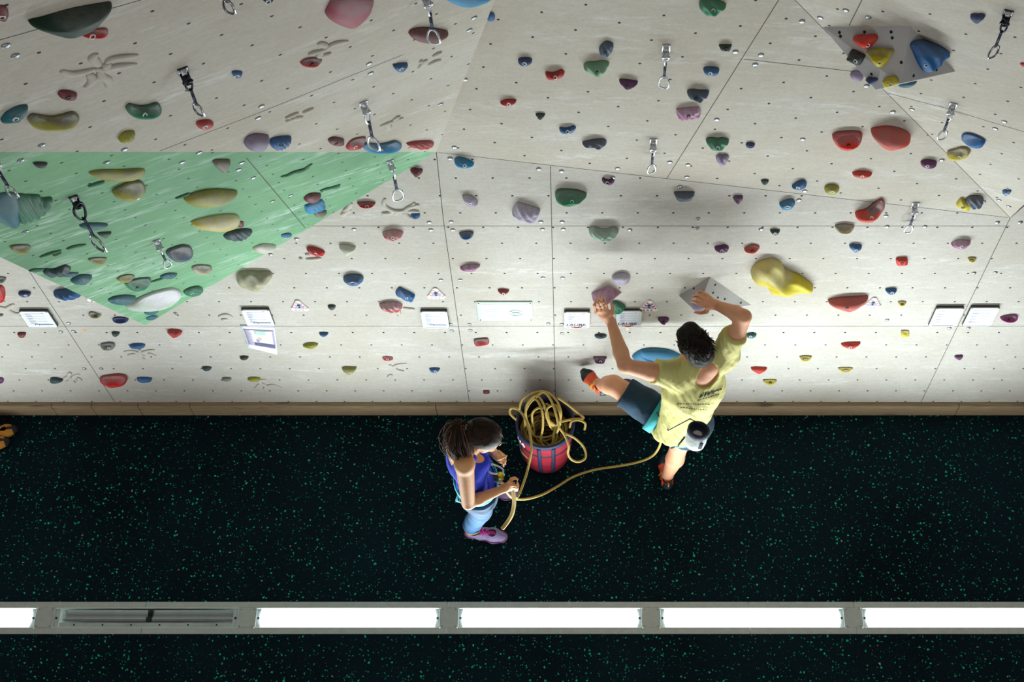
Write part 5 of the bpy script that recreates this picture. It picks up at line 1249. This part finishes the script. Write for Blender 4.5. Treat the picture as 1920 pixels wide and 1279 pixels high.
for a, b in ((shN, elN), (shF, elF)): m_ = (a + b) / 2; S.cone(a, b, .053, .038, .02)
for a, b in ((elN, wrN), (elF, wrF)): m_ = a * .7 + b * .3; S.cone(a, m_, .034, .036, .01); S.cone(m_, b, .036, .022, .01)
# right fist round the brake rope, left hand open over the device
def lp(b, dx, dy, dz): return b + np.array([dx, dy, dz])
gx = PY(963, 909, 3.10)
kn_ = [lp(gx, -.015 + .0, -.012, .034), lp(gx, -.010, -.016, .014), lp(gx, -.010, -.018, -.006), lp(gx, -.014, -.018, -.024)]
md_ = [lp(gx, .018, -.022, .030), lp(gx, .022, -.026, .010), lp(gx, .022, -.026, -.008), lp(gx, .018, -.026, -.026)]
tp_ = [lp(gx, .024, .004, .026), lp(gx, .028, .002, .008), lp(gx, .028, .002, -.010), lp(gx, .022, .0, -.026)]
tb_ = [lp(gx, -.012, .020, .030), lp(gx, .006, .026, .036), lp(gx, .024, .018, .036)]
hand(S, wrN, lp(gx, -.024, -.002, .004), kn_, md_, tp_, tb_, .92)
gl = PY(937, 858, 3.235)
kl_ = [lp(gl, -.004, .030, .012), lp(gl, .004, .012, .008), lp(gl, .004, -.006, .002), lp(gl, .0, -.022, -.006)]
ml_ = [lp(gl, .022, .024, -.014), lp(gl, .030, .008, -.020), lp(gl, .030, -.010, -.026), lp(gl, .022, -.026, -.028)]
tl_ = [lp(gl, .026, .014, -.036), lp(gl, .030, -.002, -.044), lp(gl, .028, -.018, -.048), lp(gl, .018, -.032, -.046)]
tw_ = [lp(gl, -.006, -.016, .020), lp(gl, .020, -.012, .030), lp(gl, .042, -.004, .034)]
hand(S, wrF, lp(gl, -.020, .004, .004), kl_, ml_, tl_, tw_, .92)
for a, b, c_ in ((hN, kN, anN), (hF, kF, anF)): S.cone(a, b, .074, .046, .02); S.cone(b, b * .65 + c_ * .35, .046, .044, .02); S.cone(b * .65 + c_ * .35, c_, .044, .030, .02)
dN, dF = nrm([.955, -.12, 0]), nrm([.96, -.08, 0])
for a, ft, d in ((anN, footN, dN), (anF, footF, dF)): S.cone(a, ft, .032, .03, .02); S.cone(ft, ft + d * .15 + [0, 0, -.015], .03, .024, .02)
sdfobj(S, 'body', skin_w, woman); face_parts(hw, RW, woman, 'woman')
nails(tl_, ml_, nrm([.6, 0, 1]), woman, .9)
# tank top with racer straps
tank_m = clothmat('tank_blue', (22, 44, 196), (34, 62, 214), 8, .25)
S = SDF(lo, hi, .0055)
S.chain([plw + [0, 0, .02], ww_, chw, mid - [0, 0, .045]], [.158, .122, .142, .100], .04, sideW, .74)
for s_ in (-1, 1): S.ell(chw + fw * .078 + sideW * .055 * s_ + [0, 0, .01], np.eye(3), (.057, .057, .062), .03)
for s_ in (-1, 1): S.cone(mid + sideW * s_ * .075 + [0, 0, .0] , mid + sideW * s_ * .07 + fw * .04 + [0, 0, -.02], .048, .052, .03)
bk = mid - fw * .115; S.ell(mid - fw * .13 + [0, 0, .06], np.stack([sideW, fw, [0, 0, 1]], 1), (.10, .085, .19), .01, op='sub')
S.ell(mid + fw * .10 + [0, 0, .06], np.stack([sideW, fw, [0, 0, 1]], 1), (.062, .085, .12), .01, op='sub'); S.ell(nkw + [0, 0, .06], np.eye(3), (.062, .062, .10), .01, op='sub')
for s_ in (-1, 1): S.ell(mid + sideW * s_ * .175 - fw * .02 + [0, 0, -.01], np.stack([sideW, fw, [0, 0, 1]], 1), (.072, .085, .13), .008, op='sub')
S.cut(plw + [0, 0, -.045], (0, 0, -1))
sdfobj(S, 'tank_top', tank_m, woman, folds(31, .0022, 40))
# jeans rolled above the ankle
jean_m = clothmat('denim_blue', (20, 58, 90), (36, 80, 116), 14, .3); S = SDF(lo, hi, .006)
S.chain([plw + [0, 0, -.06], plw + [0, 0, -.02]], [.160, .150], .03, sideW, .76)
for a, b, c_ in ((hN, kN, anN), (hF, kF, anF)): S.cone(a, b, .093, .064, .05); S.cone(b, c_, .064, .055, .03)
S.cut(anN + [0, 0, .055], (0, 0, -1))
S.cut(plw + [0, 0, .0], (0, 0, 1))
jn = sdfobj(S, 'jeans', jean_m, woman, folds(41, .004, 45))
for c_, k_ in ((anN, kN), (anF, kF)): ringband(c_ * .83 + k_ * .17, k_ - c_, .056, .055, fw, .03, .004, 'cuff', jean_m, jn)
# harness
hwm = ringband(plw + [0, 0, .05], (.05, .0, 1), .158, .122, sideW, .042, .008, 'harness', har_m, woman)
for a, b in ((hN, kN), (hF, kF)): ringband(a * .74 + b * .26, b - a, .086, .086, fw, .034, .006, 'leg_loop', har_m, hwm)
mb = MB(); mb.tube([plw - fw * .10 + sideW * .05 + [0, 0, .04], plw - fw * .135 + sideW * .09 + [0, 0, -.06], hN * .66 + kN * .34 - fw * .09], .007, 6); mb.tube([plw + sideW * .155 + [0, 0, .04], hN * .66 + kN * .34 + sideW * .09], .006, 6); mb.build('strap', har_m, hwm)
tie = plw + fw * .135 + [0, 0, .03]; mb = MB(); mb.tube([tie + fw * .03 * math.cos(q) + np.array([0, 0, .035]) * math.sin(q) for q in np.linspace(0, 6.28, 18)[:-1]], .006, 8, closed=True); mb.build('belay_loop', har_m, hwm)
# trainers
lil = clothmat('trainer_lilac', (168, 150, 196), (150, 134, 180), 40, .2); sole_m = plain('trainer_sole', (206, 196, 208), .6); lace_m = plain('lace_magenta', (196, 36, 158), .6); lining_m = plain('trainer_lining', (40, 30, 60), .8); trim_m = plain('trainer_trim', (150, 40, 110), .6); swoosh_m = plain('trainer_mark', (205, 226, 232), .4)
def trainer(heel, d, root):
    d = nrm(d); u_ = np.array([0, 0, 1.]); sd = np.cross(d, u_); P = lambda a, b, c_: heel + d * a + sd * b + u_ * c_
    S = SDF(*bounds(P(0, 0, 0), P(.26, 0, 0), pad=.07), .0042)
    S.chain([P(.028, 0, .045), P(.10, 0, .044), P(.175, 0, .040), P(.225, .004, .034)], [.034, .036, .044, .034], .02, sd, .75); S.cone(P(.045, 0, .05), P(.055, 0, .095), .034, .034, .02)
    S.cone(P(.055, 0, .14), P(.06, 0, .06), .034, .028, .004, op='sub'); S.cut(P(0, 0, .012), -u_)
    t = sdfobj(S, 'trainer', lil, root)
    S = SDF(*bounds(P(0, 0, 0), P(.26, 0, 0), pad=.07), .0042); S.chain([P(.024, 0, .02), P(.10, 0, .02), P(.178, 0, .02), P(.232, .004, .022)], [.036, .034, .047, .036], .02, sd, .9); S.cut(P(0, 0, .026), u_); S.cut(P(0, 0, .001), -u_); so = sdfobj(S, 'sole', sole_m, t)
    ol = catmull([P(-.012, 0, .028), P(.01, .033, .027), P(.10, .036, .025), P(.18, .050, .026), P(.25, .034, .027), P(.268, .004, .028), P(.25, -.030, .027), P(.18, -.044, .026), P(.10, -.036, .025), P(.01, -.033, .027)], 4, True); mb = MB(); mb.tube(ol, .0028, 6, closed=True); mb.build('trim', trim_m, t)
    mb = MB()
    for i in range(6):
        a = .105 + i * .017; z = .086 - i * .005; mb.tube([P(a, -.024, z - .010), P(a + .006, 0, z + .002), P(a - .003, .024, z - .010)], .0032, 6)
        if i < 5: mb.tube([P(a, -.022, z - .009), P(a + .010, 0, z + .003), P(a + .017, .022, z - .014)], .003, 6)
    mb.tube([P(.10, .0, .088), P(.098, .018, .106), P(.108, .026, .098), P(.104, .004, .090)], .003, 6); mb.tube([P(.10, 0, .088), P(.095, -.016, .104), P(.118, -.024, .096), P(.104, -.002, .09)], .003, 6); mb.tube([P(.10, 0, .09), P(.09, .008, .11), P(.085, .012, .122)], .0028, 6)
    mb.build('laces', lace_m, t)
    mb = MB()
    for s_ in (-1, 1): mb.tube([P(.05, s_ * .0335, .046), P(.075, s_ * .036, .036), P(.10, s_ * .038, .040), P(.135, s_ * .038, .056)], [.0015, .005, .0045, .001], 6, flat=.5)
    mb.build('side_mark', swoosh_m, t)
    mb = MB(); mb.tube([P(.055 + .030 * math.cos(q), .028 * math.sin(q), .094 + .012 * math.cos(q)) for q in np.linspace(0, 6.28, 18)[:-1]], .005, 6, closed=True); mb.build('collar', lining_m, t)
trainer(footN - dN * .035 - [0, 0, .05], dN, woman); trainer(footF - dF * .035 - [0, 0, .05], dF, woman)
# hair, parted, with ponytail and beaded band
r, f_, u = RW[:, 0], RW[:, 1], RW[:, 2]; HP = lambda a, b, d: hw + r * a + f_ * b + u * d
hair_w = hairmat('hair_brown', (26, 15, 11), (58, 36, 26)); hair_w2 = hairmat('hair_brown_light', (96, 64, 46), (132, 94, 70))
S = SDF(hw - .19, hw + .19, .0045); S.ell(HP(0, -.010, .028), RW, (.084, .106, .094), .01); S.ell(HP(0, -.07, .0), RW, (.055, .045, .055), .03); S.ell(HP(.0, .145, -.06), RW, (.08, .10, .115), .012, op='sub'); S.cut(HP(0, -.02, -.06), -u)
for s_ in (-1, 1): S.ell(HP(s_ * .09, .012, -.034), RW, (.024, .034, .038), .008, op='sub')
hh = sdfobj(S, 'hair', hair_w, woman, folds(61, .0016, 80)); rg = np.random.RandomState(8)
tie_p = HP(0, -.118, .03); mb = MB(); ml2 = MB()
for i in range(170):     # strands swept from the parting to the band
    a0 = rg.uniform(-1, 1); b0 = rg.uniform(-.6, 1); s_ = 1 if rg.rand() < .5 else -1
    p0 = np.array([s_ * .004, .02 + .07 * b0, 0]); ang = rg.uniform(0, 1.35); pth = []
    for t in np.linspace(0, 1, 7):
        x = s_ * math.sin(ang * min(1, t * 1.8)) * .0865 * (1 - t ** 3); y = (.015 + .075 * b0) * (1 - t) + -.112 * t; rr = max(.05, 1 - (x / .0865) ** 2 - ((y + .010) / .108) ** 2); pth.append(HP(x, y, .028 + .0955 * math.sqrt(rr) * (1 if t < .97 else .6)))
    mb.tube(pth[:-1], .0019, 4)
mb.build('strands', hair_w, hh)
mb = MB(); ml2 = MB()
for i in range(420):      # ponytail falling behind the neck
    o_ = rg.normal(size=3) * .010; sp_ = rg.normal(size=3) * np.array([.026, .022, .014]) + np.array([.016, 0, 0]) * math.sin(i); end = tie_p + np.array([-.030, -.075, -.215 * rg.uniform(.6, 1.05)]) + sp_
    c1 = tie_p + nrm(-f_ + [0, 0, .2]) * .050 + sp_ * .6; c2 = (c1 + end) / 2 + np.array([-.014, -.006, 0]) + sp_ * .4
    (mb if i % 4 else ml2).tube(catmull([tie_p + o_ * .6, c1, c2, end], 4), [.0019] * 12 + [.0006], 4)
mb.build('ponytail', hair_w, hh); ml2.build('ponytail_highlights', hair_w2, hh)
mb = MB(); mb.tube([HP(.004, y, .028 + .0945 * math.sqrt(max(.02, 1 - ((y + .010) / .107) ** 2))) for y in np.linspace(.070, -.03, 9)], .0016, 5); mb.build('parting', skin_w, hh)
mb = MB(); Rb = frame(-f_, u)
for i in range(20):
    q = 2 * math.pi * i / 20; c_ = tie_p + Rb @ np.array([.019 * math.cos(q), .019 * math.sin(q), (i % 3 - 1) * .004]); mb.lathe(c_, [(.0004, -.0035), (.003, -.002), (.0035, 0), (.003, .002), (.0004, .0035)], 6)
mb.build('beaded_hairband', plain('beads', (214, 214, 206), .25, .4), hh)

# ------------------------------------------------------------------ belay device, rope, bucket, shoes
gold_m = plain('anodised_gold', (214, 190, 40), .25, .9); blackp = plain('device_black', (24, 26, 30), .4)
dv = PY(935, 889, 3.13); be = empty('belay_device', dv); tag(be, 'silver carabiner with gold and black belay device at the woman\'s waist', 'belay device')
R0 = rotmat((.3, -.6, .6)); cpts = dring(PY(929, 881, 3.15), .026, .045, nrm([.2, .9, 0]), nrm([.9, -.2, -.15]), True); mb = MB(); mb.tube(cpts, .006, 8, closed=True); mb.build('carabiner', chrome, be)
mb = MB(); mb.bevbox(dv + [.012, -.005, -.02], .034, .022, .075, .006, rotmat((.2, 1, .1))); mb.build('side_plate', gold_m, be); mb = MB(); mb.bevbox(dv + [-.016, -.012, -.022], .026, .026, .066, .006, rotmat((.2, 1, .1))); mb.build('body', blackp, be); mb = MB(); mb.tube([dv + [-.03, -.02, -.055], dv + [.0, -.028, -.062], dv + [.03, -.03, -.058]], .004, 6); mb.build('lever', chrome, be)

ropeM = NT('rope_yellow'); wv = ropeM.n('ShaderNodeTexWave'); wv.inputs['Scale'].default_value = 60; wv.inputs['Distortion'].default_value = 2; g_ = ropeM.n('ShaderNodeTexCoord'); ropeM.l(g_.outputs['Object'], wv.inputs['Vector']); ropeM.l(ropeM.mix(wv.outputs['Fac'], lin((150, 122, 52)), lin((196, 168, 88))), ropeM.b.inputs['Base Color']); ropeM.b.inputs['Roughness'].default_value = .8; ropeM.bump(ropeM.noise(500, 2), .4, .002); ropeM = ropeM.m
bc = np.array([PH(1022, 790, .49)[0], 3.79, 0.0]); RT, RBm, BH = .183, .150, .47
rope = MB(); RR = .0078
def strand(L, r_=RR, k_=8): rope.tube(catmull([PH(x, y, h_) for x, y, h_ in L], k_), r_, 7)
strand([(968, 787, .52), (957, 776, .55), (958, 766, .58), (972, 768, .60), (984, 784, .62), (992, 806, .60), (996, 832, .56), (996, 850, .53), (988, 885, .46), (978, 915, .52), (970, 932, .70), (964, 930, .88), (962, 916, 1.0)])
strand([(1240, 800, .90), (1241, 815, .78), (1236, 838, .50), (1222, 856, .28), (1195, 867, .14), (1160, 874, .07), (1115, 881, .04), (1075, 894, .04), (1045, 912, .10), (1015, 928, .25), (985, 936, .50), (962, 934, .74), (948, 920, .93), (938, 900, 1.0)])
strand([(962, 905, 1.06), (962, 914, 1.04), (963, 928, .98), (964, 945, .90), (960, 964, .82), (952, 978, .76), (942, 991, .72)], .0125)
rg = np.random.RandomState(17)
for (L) in ([(985, 800, .50), (986, 770, .62), (1003, 748, .68), (1016, 770, .66), (1018, 800, .56), (1014, 825, .46), (1020, 838, .42)], [(1000, 815, .46), (987, 785, .58), (988, 758, .66), (1006, 742, .70), (1020, 760, .67), (1028, 790, .58), (1036, 805, .5), (1045, 800, .5)],
          [(1045, 800, .52), (1026, 785, .6), (1026, 766, .66), (1042, 760, .68), (1050, 775, .66), (1050, 795, .58), (1044, 812, .5)], [(1005, 745, .7), (1020, 735, .72), (1034, 752, .7), (1042, 775, .66), (1048, 800, .6), (1058, 815, .56), (1066, 835, .52), (1065, 850, .47), (1072, 862, .43), (1086, 866, .40), (1098, 857, .40), (1094, 838, .44), (1078, 822, .5), (1064, 815, .54), (1056, 812, .54)],
          [(974, 768, .62), (980, 748, .68), (1004, 736, .7), (1026, 736, .72), (1044, 752, .7), (1052, 775, .66), (1048, 795, .58)], [(1068, 802, .50), (1072, 790, .54), (1086, 788, .54), (1097, 794, .52), (1096, 806, .48)],
          [(1046, 746, .68), (1066, 760, .62), (1084, 775, .56), (1094, 784, .52), (1076, 786, .54), (1052, 791, .56), (1040, 800, .52)], [(1036, 838, .42), (1038, 815, .48), (1042, 800, .52)], [(1000, 800, .5), (998, 776, .6), (1010, 765, .64), (1024, 768, .64), (1030, 790, .58), (1038, 800, .52)]): strand(L)
for i in range(34):      # the heap of coils inside
    z0 = .06 + .30 * rg.rand() ** .8; rad = rg.uniform(.05, .145 - .03 * (z0 > .4)); cx_, cy_ = rg.normal(size=2) * .018; q0 = rg.uniform(0, 6.28); tl_a, tl_b = rg.normal(size=2) * .35; n_ = 22; P_ = []
    for j in range(n_):
        q = q0 + j / n_ * rg.uniform(5.2, 6.2); P_.append(bc + [cx_ + rad * math.cos(q), cy_ + rad * .95 * math.sin(q), min(.44, max(.03, z0 + rad * (tl_a * math.cos(q) + tl_b * math.sin(q))))])
    rope.tube(P_, RR, 6)
o = rope.build('climbing_rope', ropeM, origin=bc + [0, 0, .3]); tag(o, 'yellow climbing rope heaped in the bucket and running to climber and belayer', 'rope')
bk = empty('rope_bucket', bc); tag(bk, 'red fabric rope bucket with navy rim standing by the wall', 'bucket')
red_m = clothmat('bucket_red', (168, 10, 42), (130, 6, 34), 12, .35); navy_m = plain('bucket_navy', (28, 36, 72), .7, bump=.3); inner_m = plain('bucket_inside', (14, 12, 16), .9)
mb = MB(); mb.lathe(bc, [(.001, .004), (RBm - .01, .004), (RBm, .012), (RBm + .012, .12), (RBm + .022, .26), (RT - .004, .40), (RT, BH - .03)], 44); mb.build('body', red_m, bk)
mb = MB(); mb.lathe(bc, [(.001, .010), (RBm - .012, .012), (RT - .010, .40), (RT - .008, BH)], 44); mb.build('lining', inner_m, bk)
mb = MB(); mb.lathe(bc, [(RT + .001, BH - .045), (RT + .006, BH - .035), (RT + .006, BH), (RT, BH + .008), (RT - .010, BH + .004), (RT - .010, BH - .04)], 44); mb.build('rim', navy_m, bk)
mb = MB(); mb.lathe(bc, [(RT - .012, .300), (RT - .004, .306), (RT - .004, .318), (RT - .012, .326)], 44); mb.build('piping', plain('piping_black', (20, 14, 24), .7), bk)
for q in (-1.78, -1.28, .3, 1.6, 2.7, -2.75):
    V = []; F = []; d = np.array([math.cos(q), math.sin(q), 0]); t_ = np.array([-d[1], d[0], 0]); zs = [BH - .02, .36, .24, .12, .03]; rs = [RT + .005, RT - .002, RBm + .028, RBm + .018, RBm + .006]
    for z, r_ in zip(zs, rs): V += [bc + d * r_ - t_ * .012 + [0, 0, z], bc + d * r_ + t_ * .012 + [0, 0, z], bc + d * (r_ + .004) + t_ * .012 + [0, 0, z], bc + d * (r_ + .004) - t_ * .012 + [0, 0, z]]
    for i in range(len(zs) - 1):
        a = 4 * i
        for j in range(4): F.append((a + j, a + (j + 1) % 4, a + 4 + (j + 1) % 4, a + 4 + j))
    F += [(3, 2, 1, 0), tuple(4 * len(zs) - 4 + j for j in range(4))]; mk('strap', V, F, navy_m, bk)
wl = plain('print_white', (230, 224, 226), .7)
for ch, q in (('M', -2.68), ('A', -2.47)):
    d = np.array([math.cos(q), math.sin(q), 0]); t_ = np.array([-d[1], d[0], 0]); R = np.stack([t_, nrm(np.array([0, 0, 1.]) + d * .08), d], 1); text(ch, bc + d * (RT + .001) + [0, 0, .375], .052, wl, bk, R, extrude=.004)
# pair of approach shoes at the left edge
sb = plain('shoe_black', (12, 12, 16), .6, bump=.3); sy = plain('shoe_amber', (196, 128, 36), .7, bump=.5); sw = plain('shoe_white', (196, 200, 214), .6)
for tx, ty, hx, hy, lb in ((38, 806, -48, 832, 'black and amber shoe with white lace, farther of the pair at the left edge'), (24, 830, -62, 846, 'black and amber shoe nearer the camera at the left edge')):
    toe = PH(tx, ty, .0); heel = PH(hx, hy, .0); d = nrm(toe - heel); u_ = np.array([0, 0, 1.]); sd = np.cross(d, u_); L_ = np.linalg.norm(toe - heel); P = lambda a, b, c_: heel + d * a * L_ + sd * b + u_ * c_
    S = SDF(*bounds(heel, toe, pad=.07), .0045); S.chain([P(.12, 0, .045), P(.45, 0, .044), P(.74, 0, .036), P(.88, 0, .030)], [.034, .037, .045, .032], .02, sd, .78); S.cone(P(.17, 0, .05), P(.2, 0, .10), .035, .036, .02); S.cone(P(.2, 0, .15), P(.24, 0, .06), .036, .028, .004, op='sub'); S.cut(P(0, 0, .002), -u_)
    sh = sdfobj(S, 'shoe', [sb, sy], None, None, lambda c_: ((((c_ - heel) @ d) > L_ * .62) & (((c_ - heel) @ d) < L_ * .88) & (((c_ - heel) @ u_) > .022) & (np.abs((c_ - heel) @ sd + .0) > .010)).astype(int)); tag(sh, lb, 'shoe', 'pair of shoes at the left edge')
    mb = MB(); mb.bevbox(P(.50, 0, .078), .016, .07, .006, .002, np.stack([d, sd, u_], 1)); mb.tube([P(.62, -.02, .07), P(.62, .0, .078), P(.62, .02, .07)], .003, 6); mb.tube([P(.30, .038, .08), P(.42, .042, .06), P(.58, .046, .035), P(.66, .046, .028)], .0028, 6); mb.build('lace', sw, sh)
